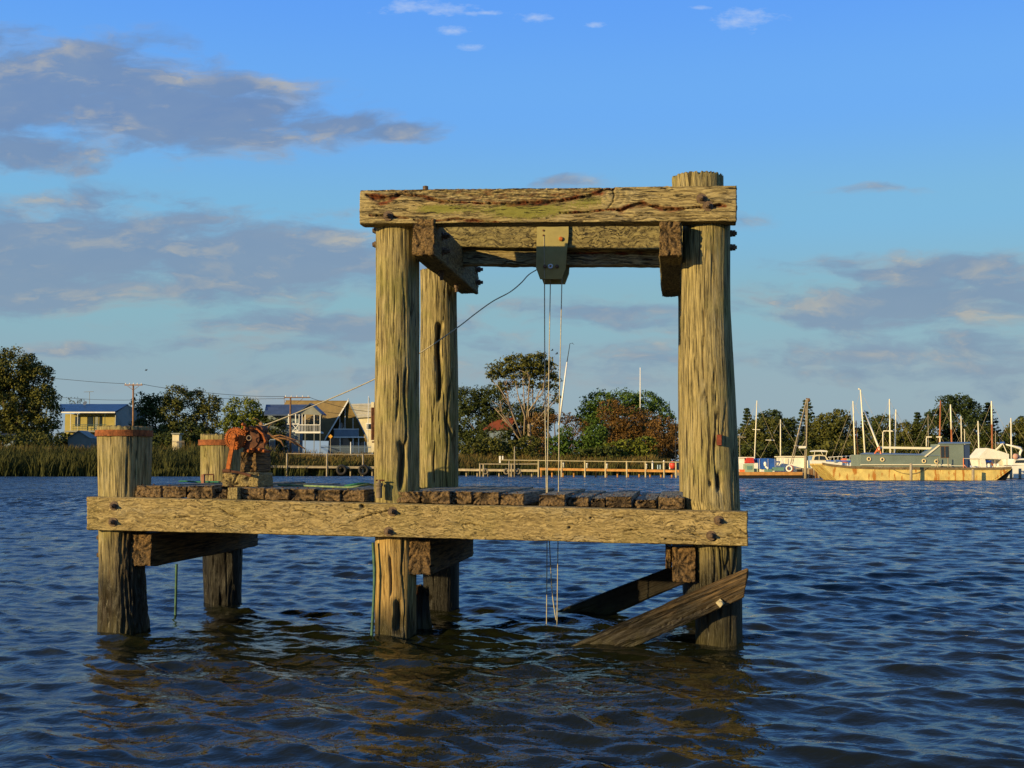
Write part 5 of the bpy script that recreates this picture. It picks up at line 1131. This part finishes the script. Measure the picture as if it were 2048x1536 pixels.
for k, (px, w, cc, lb) in enumerate(((1306, 3.4, WHITE, 'white box locker standing on the orange jetty'), (1316.5, 2.2, None, 'left pale blue gas bottle on the jetty'), (1321.5, 2.2, None, 'right pale blue gas bottle on the jetty'), (1341, 3, WHITE, 'white post left of the red float on the jetty'), (1329, 4, WHITE, 'tall white power pedestal on the orange jetty'))):
    mt = cc or bpy.data.materials.get('pale_blue_paint') or simple('pale_blue_paint', (.35, .50, .62), .5, .1, 4)
    q = ato(px, 938.5); hgt = (1.05, .55, .55, .9, 1.1)[k]; rr = w * .5 * 150 / FOC
    tag(MB().lathe(q + [0, .5, 0], EZ, [(0, rr), (hgt * .85, rr), (hgt * .93, rr * .8), (hgt, rr * .4)], 8 if k in (1, 2) else 4).build(('locker', 'gas_bottle', 'gas_bottle', 'post', 'pedestal')[k], mt), lb, ('locker', 'bottle', 'bottle', 'post', 'pedestal')[k])
REDP = simple('red_plastic', (.50, .05, .03), .45, .2, 4); ORG = simple('orange_plastic', (.65, .16, .05), .45, .2, 4)
tag(MB().lathe(ato(1347, 938) + [0, .6, 0], EZ, [(0, .1), (.2, .42), (.6, .45), (.9, .3), (.98, .08)], 14).build('float', REDP, smooth=True), 'round red float on the orange jetty beside the right tall pile', 'float')
# thin masts seen over the bank
o = empty('tilted_mast', ground_at(1122, 198), 'leaning white mast with a black upper section and tiny wind vane', 'mast')
MB().tube([P(1118, 850, 198), P(1134, 724, 198)], [.16, .12], 8).build('lower_section', WHITE, o, smooth=True); MB().tube([P(1134, 724, 198), P(1140, 687, 198)], [.07, .05], 6).build('upper_section', TYRE, o, smooth=True)
MB().tube([P(1140, 687, 198), P(1146, 686, 198)], .03, 4).tube([P(1144, 686, 198), P(1148, 689, 198)], .03, 4).build('wind_vane', TYRE, o)
staff('white_mast', 1280.5, 735, 1280.5, 830, 205, .11, WHITE, 'upright thin white mast above the domed green tree', 'mast')
staff('lamp_pole', 1340, 802, 1339, 850, 215, .06, GREYT, 'thin grey pole just left of the right tall pile', 'pole')
staff('dark_pole', 1351, 858, 1351, 945, 154, .06, TYRE, 'dark thin pole on the jetty against the right tall pile', 'pole')

# ------------------------------------------------------------------ marina
YEL = simple('rust_streaked_yellow_hull', (.60, .46, .15), .6, .28, 1.1, rust=((.40, .16, .025), .53, 1.2)); TEAL = simple('grey_green_cabin_paint', (.16, .20, .17), .55, .12, .8)
TEAL_D = simple('blue_grey_roof_paint', (.14, .19, .24), .5, .15, .8); HULLW = simple('white_gelcoat', (.75, .72, .62), .3, .08, 1.0); CANVAS = simple('white_canvas', (.68, .66, .56), .8, .1, 1.5, bumpd=.01); MASTW = simple('cream_mast_paint', (.72, .66, .48), .45, .08, 1.0)
VARN = simple('varnished_spar', (.32, .11, .03), .45, .2, 1.0); BLUEC = simple('blue_tarpaulin', (.02, .09, .36), .6, .2, 1.5, bumpd=.01); GUNW = simple('scuffed_brown_gunwale', (.15, .11, .06), .8, .4, 3); BLACKH = simple('black_bow_paint', (.012, .012, .012), .6, .2, 2)
Y = 121; bg_ = empty('work_barge', D([P(1830, 930, Y)[0], Y + 2.5, 0]), 'long rusty yellow barge with a grey-green cabin and wheelhouse moored in front of the marina', 'barge')
def hullpoly(pts, Y0): return [P(x, y, Y0) for x, y in pts]
W_ = 5.2
n = 60; top = []; bot = []
prof = [(1645, 927), (1660, 930), (1700, 934), (1760, 936), (1850, 936.5), (1950, 937), (2005, 936.5), (2023, 935)]
px_ = np.linspace(1645, 2023, 64); pt_ = np.interp(px_, [p[0] for p in prof], [p[1] for p in prof]); pb_ = np.interp(px_, [1645, 1679, 1985, 2023], [930, 966, 966, 938])
vs = []; fs = []
for x, t_, b_ in zip(px_, pt_, pb_):
    for q in (P(x, b_, Y), P(x, t_, Y)): vs.append(q)
for x, t_, b_ in zip(px_, pt_, pb_):
    for q in (P(x, b_, Y), P(x, t_, Y)): vs.append(q + D([0, W_, 0]))
m_ = len(px_)
for k in range(m_ - 1):
    a_ = 2 * k; fs.append((a_, a_ + 2, a_ + 3, a_ + 1)); o2 = 2 * m_; fs.append((a_ + o2 + 1, a_ + o2 + 3, a_ + o2 + 2, a_ + o2)); fs.append((a_ + 1, a_ + 3, a_ + o2 + 3, a_ + o2 + 1)); fs.append((a_, a_ + o2, a_ + o2 + 2, a_ + 2))
fs += [(0, 1, 2 * m_ + 1, 2 * m_), (2 * m_ - 2, 4 * m_ - 2, 4 * m_ - 1, 2 * m_ - 1)]
hull = link_mesh('hull', vs, fs, YEL, bg_, smooth=False)
m = MB()
for k in range(m_ - 1):
    a_, b_ = vs[2 * k + 1], vs[2 * k + 3]; m.hexa([a_ + [0, -.06, -.14], b_ + [0, -.06, -.14], b_ + [0, .14, -.14], a_ + [0, .14, -.14], a_ + [0, -.06, .10], b_ + [0, -.06, .10], b_ + [0, .14, .10], a_ + [0, .14, .10]])
m.build('gunwale', GUNW, bg_)
MB().prism([P(2023, 936, Y - .02), P(1984, 961, Y - .02), P(2010, 963, Y + .6), P(2024, 940, Y + .6)], D([.02, W_ * .9, 0])).build('bow_plate', BLACKH, bg_)
zc = P(1800, 931, Y)[2]
ct = MB(); ct.add([P(1722, 933, Y + .7), P(1888, 935, Y + .7), P(1888, 912, Y + .7), P(1722, 909, Y + .7)] + [q + D([0, 3.6, 0]) for q in (P(1722, 933, Y + .7), P(1888, 935, Y + .7), P(1888, 912, Y + .7), P(1722, 909, Y + .7))], [(0, 1, 2, 3), (7, 6, 5, 4), (0, 4, 5, 1), (1, 5, 6, 2), (2, 6, 7, 3), (3, 7, 4, 0)]); ct.build('cabin', TEAL, bg_)
slab([P(1720, 909, Y + .6), P(1890, 912, Y + .6), P(1890, 912, Y + 4.5) + [0, 0, .12], P(1728, 909, Y + 4.5) + [0, 0, .12]], D([0, 0, .08]), 'cabin_roof', TEAL_D, bg_)
for x, y in ((1738, 918), (1765, 919), (1848, 922), (1873, 923)):
    pf_ = MB().torus(P(x, y, Y + .66), D([0, -1, 0]), .17, .06, 20, 8).build('porthole', simple('cream_porthole_ring', (.65, .52, .28), .5, .1, 4) if not bpy.data.materials.get('cream_porthole_ring') else bpy.data.materials['cream_porthole_ring'], bg_, smooth=True)
    MB().lathe(P(x, y, Y + .68), D([0, -1, 0]), [(0, .15), (.01, .15)], 16).build('pane', GLASS, pf_)
MB().pbox(1880, 888, 1927, 938, Y + .62, 2.6).build('wheelhouse', TEAL, bg_)
MB().pbox(1927.2, 889, 1939, 938, Y + .7, 2.4).build('wheelhouse_side', simple('deep_blue_paint', (.035, .06, .13), .5, .1, 1), bg_)
slab([P(1876, 888, Y + .5), P(1941, 888, Y + .5), P(1941, 885.5, Y + 3.4), P(1880, 885.5, Y + 3.4)], D([0, 0, .08]), 'wheelhouse_roof', TEAL_D, bg_)
slab([P(1850, 912, Y + .65), P(1880, 912, Y + .65), P(1880, 890, Y + .65)], D([0, 2.4, 0]), 'sloping_front', TEAL, bg_)
MB().hexa([q for q in (P(1848, 913, Y + .55), P(1851.5, 914, Y + .55), P(1851.5, 914, Y + 3), P(1848, 913, Y + 3), P(1877, 889.5, Y + .55), P(1881, 890.5, Y + .55), P(1881, 890.5, Y + 3), P(1877, 889.5, Y + 3))]).build('sloping_trim', MASTW, bg_)
for x0, x1 in ((1882.5, 1888), (1891, 1896.5)):
    f = MB().pbox(x0 - .8, 892, x1 + .8, 916, Y + .59, .04).build('window_frame', BROWN, bg_); MB().pbox(x0, 893, x1, 915, Y + .56, .03).build('pane', GLASS, f)
MB().pbox(1722, 928.6, 1903, 930.4, Y + .5, .2).build('rub_rail', MASTW, bg_)
for x in (1875.5, 1896, 1927): 
    m = MB().tube([P(x, 938, Y + .1), P(x, 916, Y + .1)], .045, 6); m.tube([P(x, 928, Y + .1), P(x + (-9 if x < 1880 else 9), 938, Y + .1)], .035, 5); m.build('stanchion', GREYT if x < 1900 else ORG, bg_)
m = MB().tube([P(1862, 931, Y + .1), P(1930, 931.5, Y + .1)], .035, 5); m.tube([P(1927, 917, Y + .1), P(2015, 918, Y + .1)], .03, 5); m.build('guard_rail', MASTW, bg_)
for x in (1958, 1990, 2014): MB().tube([P(x, 937, Y + .2), P(x, 917, Y + .2)], .035, 5).build('stanchion', GREYT, bg_)
m = MB(); m.tube([P(x, 935 + 13 * (1 - ((x - 1818) / 38) ** 2), Y - .12) for x in np.linspace(1780, 1856, 12)], .025, 5); m.build('mooring_rope', GUNW, bg_)
MB().hexa([P(1759, 897, Y + 2), P(1866, 899, Y + 2), P(1866, 899, Y + 2.15), P(1759, 897, Y + 2.15)] + [q + D([0, 0, .22]) for q in (P(1759, 897, Y + 2), P(1866, 899, Y + 2), P(1866, 899, Y + 2.15), P(1759, 897, Y + 2.15))]).build('boom', MASTW, bg_)
m = MB(); m.tube([P(1748, 910, Y + 1.6), P(1758, 893, Y + 1.8), P(1762, 909, Y + 1.6)], .09, 6); m.tube([P(1752, 903, Y + 1.6), P(1760, 900, Y + 1.6)], .07, 6); m.build('derrick_foot', ORG, bg_)
# moored sailing boats behind: hull, deck house, mast, spreaders, stays
def yacht(px, y0, x1, Y, rad, label, mat=None, low=None, spread=(), stays=(), arm=None, hull_l=9.0, cat='sailing boat', group='sailing boats moored in the marina'):
    mast_m = mat or MASTW; rad = rad * .8; foot = P(x1, 930, Y); foot[2] = 0
    o = empty('sailing_boat', foot, label, cat, group)
    # hull by stations
    st = np.linspace(0, 1, 9); vs = []; fs = []
    for s in st:
        hw = 1.45 * math.sin(math.pi * min(1, .18 + s * .82)) ** .7 + .02; xx = foot[0] - hull_l * .45 + hull_l * s; zt = .95 + .25 * abs(s - .3)
        if s == 1: hw = .55
        vs += [(xx, Y - hw, zt), (xx, Y - hw * .85, .35), (xx, Y, -.4), (xx, Y + hw * .85, .35), (xx, Y + hw, zt)]
    for i in range(8):
        for j in range(4): fs.append((i * 5 + j, (i + 1) * 5 + j, (i + 1) * 5 + j + 1, i * 5 + j + 1))
        fs.append((i * 5 + 4, (i + 1) * 5 + 4, (i + 1) * 5, i * 5))
    fs += [(0, 1, 2, 3, 4), (44, 43, 42, 41, 40)]
    link_mesh('hull', vs, fs, HULLW, o, smooth=False)
    x = foot[0]; MB().prism([D([x - 1.6, Y - .7, 1.0]), D([x + 1.8, Y - .7, 1.0]), D([x + 1.5, Y - .7, 1.45]), D([x - 1.0, Y - .7, 1.45])], D([0, 1.4, 0])).build('deck_house', HULLW, o)
    a_ = D([x, Y, .9]); b_ = P(px, y0, Y)
    if low:
        mid = a_ + (b_ - a_) * low; ms = MB().tube([a_, mid], [rad, rad * .95], 8).build('mast', VARN, o, smooth=True); MB().tube([mid, b_], [rad * .95, rad * .7], 8).build('mast_head', mast_m, o, smooth=True)
    else: ms = MB().tube([a_, b_], [rad, rad * .75], 8).build('mast', mast_m, o, smooth=True)
    for (sx0, sx1, sy) in spread: MB().tube([P(sx0, sy, Y), P(sx1, sy + .5, Y)], .05, 5).build('spreader', mast_m, o)
    m = MB(); zt = .95
    for e in (D([foot[0] - hull_l * .44, Y, 1.0]), D([foot[0] + hull_l * .53, Y, 1.1]), *[P(*q) for q in stays]): m.tube([b_ - [0, 0, .15], e], .014, 3)
    m.build('stay', GREYT, o)
    MB().tube([a_ + [0, 0, 1.0], a_ + D([-3.4, .1, 1.1])], .09, 7).build('boom', BLUEC, o, smooth=True)
    if arm: MB().tube([P(*q, Y) for q in arm], rad * .7, 7).build('mast_arm', mast_m, o, smooth=True)
    return o
YT = [(1514, 801, 1508, 150, .10, 'sailing boat with a tall thin white mast and crosstrees, left of the blue tarpaulin boat', None, None, ((1505, 1520, 859),)),
      (1561, 839, 1561, 152, .11, 'sailing boat with a plain short white mast just right of the blue tarpaulin', None, None, ((1531, 1549, 880),)),
      (1706, 802, 1711, 140, .12, 'sailing boat whose cream mast stands just left of the barge cabin', None, None, ()),
      (1721, 779, 1732, 138, .13, 'boat with the tallest white mast, bent over in a short arm at its top', None, None, ()),
      (1779, 798, 1781, 142, .13, 'boat with the straight tall white mast left of the slanting stay', None, None, ()),
      (1792, 819, 1788, 145, .13, 'boat with a thick cream mast leaning right behind the barge cabin', None, None, ()),
      (1881, 801, 1878, 141, .14, 'boat with a brown varnished mast directly behind the wheelhouse', VARN, None, ()),
      (1901, 809, 1905, 147, .15, 'boat with a brown mast topped by a white section above the wheelhouse windows', None, .62, ()),
      (1922, 832, 1924, 152, .10, 'boat with a thin white mast above the wheelhouse corner', None, .5, ()),
      (1956, 842, 1959, 143, .12, 'boat with a short leaning cream mast just right of the wheelhouse', None, None, ()),
      (1983, 802, 1985, 146, .15, 'boat with the tallest brown mast at right, white at the tip', None, .66, ()),
      (2022, 836, 2023, 149, .13, 'boat with a thick white mast at the far right edge', None, None, ()),
      (1712, 841, 1717, 148, .10, 'boat with a reddish brown mast leaning beside the cream mast', VARN, None, ()),
      (1856, 828, 1857, 156, .06, 'boat with a very thin grey mast left of the wheelhouse', GREYT, None, ()),
      (1479, 868, 1480, 158, .07, 'boat with a thin grey mast and crosstree beside the right tall pile', GREYT, None, ((1474, 1492, 874),)),
      (1991, 862, 1991, 160, .07, 'boat with a short pale green-grey mast between the tall brown mast and the right edge', GREYT, None, ()),
      (1929, 858, 1930, 162, .07, 'boat with a short thin cream mast over the wheelhouse roof', None, None, ())]
for k, (px, y0, x1, Yq, r_, lb, mt, low, sp_) in enumerate(YT):
    yacht(px, y0, x1, Yq, r_, lb, mt, low, sp_, stays=((1815, 910, 143),) if k == 5 else (), arm=[(1721, 779), (1716.5, 777.5)] if k == 3 else None, hull_l=7.5)
tag(MB().tube([P(1729, 822, 137), P(1759, 900, 123.2)], .10, 7).build('loose_spar', MASTW, smooth=True), 'cream spar slanting down from the tallest white mast to the barge', 'spar')
# street lamps on the quay
def lamp(px, y0, y1, armx, Yq, label):
    o = empty('street_lamp', D([P(px, 930, Yq)[0], Yq, .3]), label, 'street lamp', 'lamps on the quay')
    MB().tube([P(px, y1, Yq), P(px, y0 + 3, Yq), P(px + (1 if armx > px else -1), y0, Yq), P(armx, y0 - .5, Yq)], .07, 7).build('post', MASTW, o, smooth=True); c = P(armx, y0, Yq); MB().hexa(obox(c, D([1., 0, 0]), D([0, 1., 0]), EZ, .28, .12, .07)).build('lamp_head', MASTW, o)
lamp(1766, 862, 940, 1781, 136, 'cream street lamp with a long rounded arm between the white masts')
lamp(1853, 874, 940, 1858, 137, 'short cream street lamp left of the wheelhouse')
lamp(1880, 874, 940, 1878, 140, 'cream lamp box fixed against the brown mast above the wheelhouse')
# work pontoon
Y = 139; pn_ = empty('work_pontoon', D([P(1540, 930, Y)[0], Y + 2, 0]), 'low orange-edged work pontoon left of the rough timber wharf', 'pontoon')
MB().pbox(1470, 944, 1605, 950.5, Y, 5).build('deck', ORANGE_T, pn_); MB().pbox(1470, 950.5, 1604, 957, Y + .2, 4.6).build('float_tank', BLACKH, pn_)
GREENB = simple('pale_green_machine_paint', (.28, .36, .24), .55, .1, 2); TEALB = simple('teal_box_paint', (.12, .24, .20), .6, .1, 2)
o = empty('generator', P(1499, 944, Y + .6), 'pale green generator cabinet with a louvred panel on the pontoon', 'generator'); MB().pbox(1490.5, 928, 1508, 944, Y + .6, 1.2).build('cabinet', GREENB, o); MB().pbox(1494, 932, 1504, 939, Y + .56, .04).build('louvre', TEALB, o)
for x0, x1, y0, y1, mt, nm, lb in ((1531, 1545, 938, 944, TEALB, 'tool_box', 'teal tool box in front of the outboard motor'), (1547, 1568, 934.5, 941.5, TEALB, 'tool_box', 'longer teal box left of the life ring'), (1509, 1516, 937, 944, GREENB, 'tool_box', 'small pale box right of the generator'), (1481, 1490, 939, 944, ORG, 'tool_box', 'orange tub left of the generator')):
    m = MB().pbox(x0, y0 + 1, x1, y1, Y + .9, .7); m.pbox(x0 - .4, y0, x1 + .4, y0 + 1.1, Y + .86, .78); tag(m.build(nm, mt), lb, 'box', 'boxes on the pontoon')
lr = empty('life_ring', P(1579, 944, Y + .5), 'orange and white life ring leaning on the pontoon in front of the white shed', 'life ring'); MB().torus(P(1580, 937, Y + .55), D([-.3, -1, .05]), .32, .11, 24, 8).build('ring', ORG, lr, smooth=True)
MB().torus(P(1578.4, 937, Y + .46), D([-.3, -1, .05]), .31, .085, 24, 8).build('ring_face', HULLW, lr, smooth=True)
om = empty('outboard_motor', P(1532, 937, Y + 1.2), 'white outboard motor tilted at the stern of the blue tarpaulin boat', 'outboard motor'); MB().lathe(P(1531, 933, Y + 1), D([-.1, 0, 1]), [(0, .06), (.1, .16), (.4, .18), (.55, .1)], 10).build('cowl', HULLW, om, smooth=True); MB().tube([P(1531, 933, Y + 1), P(1536, 937, Y + .9), P(1535, 940, Y + .9)], .12, 7).build('shaft', HULLW, om)
bt = empty('covered_boat', P(1534, 940, 146), 'small boat under a bright blue tarpaulin behind the pontoon', 'boat')
tt = [(1519, 919), (1523, 917), (1536, 916.3), (1549, 917.5), (1552, 920), (1550, 938), (1521, 938)]; slab([P(x, y, 145) for x, y in tt], D([0, 4.6, 0]), 'tarpaulin', BLUEC, bt); MB().pbox(1522, 938, 1549, 952, 145.2, 4.2).build('hull', HULLW, bt)
for x in (1519, 1536, 1550): MB().tube([P(x, 917.5, 144.9), P(x + .3, 938, 144.9)], .02, 4).build('tie', MASTW, bt)
wb = empty('small_cruiser', P(1490, 940, 146), 'white cruiser with a red canopy half hidden by the right tall pile', 'boat')
MB().pbox(1478, 926, 1516, 952, 146, 3).build('hull', HULLW, wb); slab([P(1489, 927, 146), P(1509, 927, 146), P(1507, 915.5, 146), P(1495, 915, 146)], D([0, 2.4, 0]), 'canopy', REDP, wb); slab([P(1474, 914, 146.4), P(1510, 914, 146.4), P(1508, 916, 146.4), P(1474, 916, 146.4)], D([0, 2, 0]), 'roof', HULLW, wb); MB().pbox(1476, 917, 1489, 926, 146.5, 2).build('cabin', HULLW, wb)
sh = empty('white_shed_boat', P(1590, 940, 150), 'boxy cream houseboat cabin behind the tripod mast', 'houseboat'); MB().pbox(1568, 914, 1611, 936, 150, 4.2).build('cabin', HULLW, sh); MB().pbox(1565.5, 912, 1613, 914, 149.7, 4.8).build('roof', MASTW, sh); MB().pbox(1564, 936, 1616, 953, 149.5, 5).build('hull', MASTW, sh)
f = MB().pbox(1570, 917, 1576, 928, 149.92, .1).build('door', MASTW, sh)
bc = empty('blue_tank', P(1622, 938, 148), 'upright blue-grey tank beside the houseboat', 'tank'); MB().lathe(D([P(1622, 930, 148)[0], 148, P(1622, 938, 148)[2]]), EZ, [(0, .36), (1.55, .36), (1.6, .3)], 14).build('shell', simple('blue_drum_paint', (.10, .18, .32), .5, .1, 2), bc, smooth=True)
tri = empty('tripod_mast', D([P(1611, 930, 142)[0], 142, 0]), 'tripod lifting mast of lattice legs with a white board, standing over the houseboat', 'tripod mast')
MB().tube([P(1611, 957, 138.6), P(1611.3, 912, 138.6)], .17, 8).build('pile', GREYT, tri, smooth=True)
m = MB(); m.tube([P(1611.5, 945, 142), P(1615, 797, 142)], .07, 7); m.tube([P(1608.5, 940, 142.3), P(1612.5, 800, 142.3)], .05, 6)
for y in range(810, 940, 6): m.tube([P(1608.8 + (940 - y) * .027, y, 142.2), P(1611.7 + (945 - y) * .0236, y, 142)], .03, 4)
m.build('mast', GREYT, tri)
m = MB(); m.tube([P(1613, 799, 142), P(1581, 928, 141)], .06, 6); m.tube([P(1614.5, 799, 142), P(1585, 928, 141.4)], .05, 6)
for y in range(812, 926, 6): t = (y - 799) / 129; m.tube([P(1613 - 32 * t, y, 142 - t), P(1614.5 - 29.5 * t, y, 142 - .6 * t)], .025, 4)
m.build('lattice_leg', GREYT, tri)
m = MB(); m.tube([P(1598, 902, 141.5), P(1611, 880, 142)], .04, 5); m.build('strut', GREYT, tri)
MB().pbox(1597, 892, 1612, 896.5, 141.6, .06).build('board', HULLW, tri); MB().pbox(1588, 891, 1597, 892, 141.6, .05).build('board_arm', HULLW, tri)
m = MB(); m.tube([P(1612, 797, 142), P(1620, 798.5, 142)], .07, 5); m.lathe(P(1618, 803, 142), EZ, [(0, .05), (.2, .12), (.4, .05)], 8); m.build('head_block', BROWN, tri)
# rough timber wharf
wf = empty('timber_wharf', D([P(1640, 930, 141)[0], 141, 0]), 'dark rough timber wharf of upright piles between pontoon and yellow barge', 'wharf')
g = np.random.default_rng(3)
for k in range(24):
    x = 1606 + k * 3.6; MB().tube([P(x, 962, 140.5 + g.uniform(-.1, .1)), P(x + g.uniform(-.4, .4), 938 + g.uniform(-1.5, 1), 140.5)], .10 + g.uniform(0, .03), 7).build('upright', BROWN if k % 3 else GREYT, wf)
MB().pbox(1603, 936, 1700, 938.5, 140.6, 3).build('deck', GREYT, wf); MB().pbox(1604, 939, 1700, 960, 141.2, 2.4).build('backing', BLACKH, wf)
# cabin cruiser
Y = 147; cc_ = empty('cabin_cruiser', P(1650, 945, Y), 'white cabin cruiser with a cream bimini top and sloping windscreen', 'motor boat')
MB().prism([P(x, y, Y) for x, y in ((1622, 921), (1690, 922), (1712, 921), (1700, 950), (1626, 950))], D([0, 3, 0])).build('hull', HULLW, cc_)
MB().prism([P(x, y, Y + .4) for x, y in ((1624, 921), (1627, 911), (1640, 909), (1651, 911), (1658, 921))], D([0, 2.2, 0])).build('cabin', CREAM, cc_)
f = MB().prism([P(x, y, Y + .36) for x, y in ((1628, 920), (1630, 913), (1637, 911.5), (1637, 920))], D([0, .06, 0])).build('window', GLASS, cc_); MB().prism([P(x, y, Y + .36) for x, y in ((1639, 920), (1639, 911.5), (1649, 912.5), (1653, 920))], D([0, .06, 0])).build('window', GLASS, cc_)
MB().prism([P(x, y, Y + .4) for x, y in ((1628, 903), (1630, 901), (1642, 900), (1654, 901), (1656, 904))], D([0, 2.2, 0])).build('bimini_top', CANVAS, cc_)
for a_ in ((1630, 903, 1628, 912), (1654, 903, 1652, 912), (1642, 902, 1646, 911)): MB().tube([P(a_[0], a_[1], Y + .5), P(a_[2], a_[3], Y + .5)], .035, 5).build('frame', MASTW, cc_)
m = MB(); 
for x in range(1660, 1712, 8): m.tube([P(x, 921, Y), P(x, 914 - (x - 1660) * .05, Y)], .03, 5)
m.tube([P(1656, 914.5, Y), P(1712, 911, Y)], .04, 5); m.build('bow_rail', HULLW, cc_)
dg = empty('dinghy', P(1688, 922, 139.5), 'small orange dinghy upturned on the wharf beside the barge bow', 'dinghy'); MB().lathe(P(1681, 921, 139.5), D([1., 0, 0]), [(0, .05), (.15, .22), (.6, .3), (.9, .22), (1.0, .05)], 10).build('hull', ORG, dg, smooth=True)
for k, (x, y, mt, lb) in enumerate(((1697, 921, GREENB, 'pale bundle lying beside the orange dinghy'), (1704, 922, REDP, 'red bundle next to the cream mast'), (1713, 921, CANVAS, 'white folded canvas at the end of the barge cabin'), (1672, 923, BLUEW, 'grey-blue bundle left of the orange dinghy'))):
    m = MB(); m.lathe(P(x - 4, y, 139), D([1., 0, .08]), [(0, .05), (.08, .17), (.35, .2), (.5, .13), (.55, .03)], 9); tag(m.build('bundle', mt, smooth=True), lb, 'bundle')
# mooring piles by the barge
for k, (px, t) in enumerate(((1822, 927), (1946, 938))):
    o = MB().tube([P(px, 970, 119.8), P(px, t, 119.8)], [.15, .13], 9).build('mooring_pile', GREYT, smooth=True); tag(o, ('grey mooring pile in front of the middle of the yellow barge', 'shorter mooring pile in front of the right end of the barge')[k], 'mooring pile')
# tent boat and cruiser at right
Y = 137; tb_ = empty('tent_covered_boat', P(1990, 945, Y), 'boat under a big sloping white canvas tent right of the wheelhouse', 'boat')
MB().prism([P(x, y, Y) for x, y in ((1957, 916), (1974, 896), (1990, 899), (2018, 908), (2018, 931), (2010, 931), (2003, 919), (1970, 917), (1973, 932), (1965, 932), (1961, 920))], D([0, 3.2, 0])).build('canvas_tent', CANVAS, tb_)
MB().prism([P(x, y, Y) for x, y in ((1950, 936), (2025, 936), (2018, 955), (1958, 955))], D([0, 3.4, 0])).build('hull', HULLW, tb_)
MB().tube([P(1992, 900, Y), P(2006, 886, Y)], .12, 6).build('boom', MASTW, tb_); MB().pbox(2003, 883.5, 2009, 887.5, Y - .1, .4).build('rolled_sail', BLUEC, tb_)
MB().tube([P(2006, 888, Y), P(2014, 906, Y)], .05, 5).build('strut', MASTW, tb_)
for x in (1978, 1990, 1996): MB().lathe(P(x, 934, Y - .5), EZ, [(0, .15), (.35, .17), (.4, .08)], 8).build('fender', HULLW, tb_)
Y = 134; mc = empty('motor_cruiser', P(2035, 945, Y), 'white motor cruiser with a curved radar arch at the right edge', 'motor boat')
MB().prism([P(x, y, Y) for x, y in ((2008, 932), (2110, 928), (2110, 956), (2018, 956))], D([0, 3.4, 0])).build('hull', HULLW, mc); MB().prism([P(x, y, Y + .4) for x, y in ((2024, 930), (2028, 918), (2110, 914), (2110, 930))], D([0, 2.6, 0])).build('cabin', HULLW, mc)
MB().prism([P(x, y, Y + .35) for x, y in ((2030, 926), (2032, 920.5), (2100, 918), (2100, 925))], D([0, .06, 0])).build('window', GLASS, mc)
m = MB(); pts = [P(x, y, Y + .6) for x, y in ((2012, 889), (2028, 893), (2040, 896), (2043, 900), (2040, 906), (2040, 916))]; m.tube(pts, [.07, .13, .17, .17, .14, .12], 7); m.build('radar_arch', HULLW, mc, smooth=True)
m = MB(); m.lathe(P(2030, 913, Y + .5), D([.1, -1, 0]), [(0, .1), (.1, .34), (.25, .3), (.3, .1)], 12); m.build('flotation_ring', simple('pinkish_buoy', (.55, .30, .22), .6, .1, 4), mc, smooth=True)
for k, x in enumerate((2022, 2040)): tag(MB().tube([P(x, 962, 131), P(x, 937, 131)], .15, 8).build('mooring_pile', GREYT, smooth=True), ('leftmost dark mooring pile below the motor cruiser', 'right mooring pile below the motor cruiser')[k], 'mooring pile')
# quay behind the boats
qy = empty('quay', D([40, 168, 0]), 'low concrete quay edge behind the moored boats', 'quay'); MB().box(24, 110, 170, 230, -1.5, .75).build('slab', simple('quay_concrete', (.16, .145, .11), .9, .2, .5), qy)
# long bushes fringing the quay
# birds
for k, (px, py, Yq, lb) in enumerate(((1113, 708, 120, 'small dark bird gliding beside the eucalyptus crown'), (1104, 701, 140, 'tiny bird flying above the eucalyptus'), (292, 741, 150, 'tiny distant bird above the power pole'))):
    c = P(px, py, Yq); m = MB(); m.lathe(c - [.15, 0, 0], D([1., 0, .1]), [(0, .01), (.08, .05), (.2, .05), (.32, .01)], 7); m.add([c + [0, 0, .02], c + [.10, 0, .02], c + [.12, -.32, .16], c + [.0, -.30, .15], c + [.05, -.30, .12]], [(0, 1, 2, 3), (0, 3, 4)]); m.add([c + [0, 0, .02], c + [.10, 0, .02], c + [.14, .32, .18], c + [.02, .30, .17], c + [.05, .3, .13]], [(1, 0, 3, 2), (3, 0, 4)])
    tag(m.build('bird', TYRE), lb, 'bird')
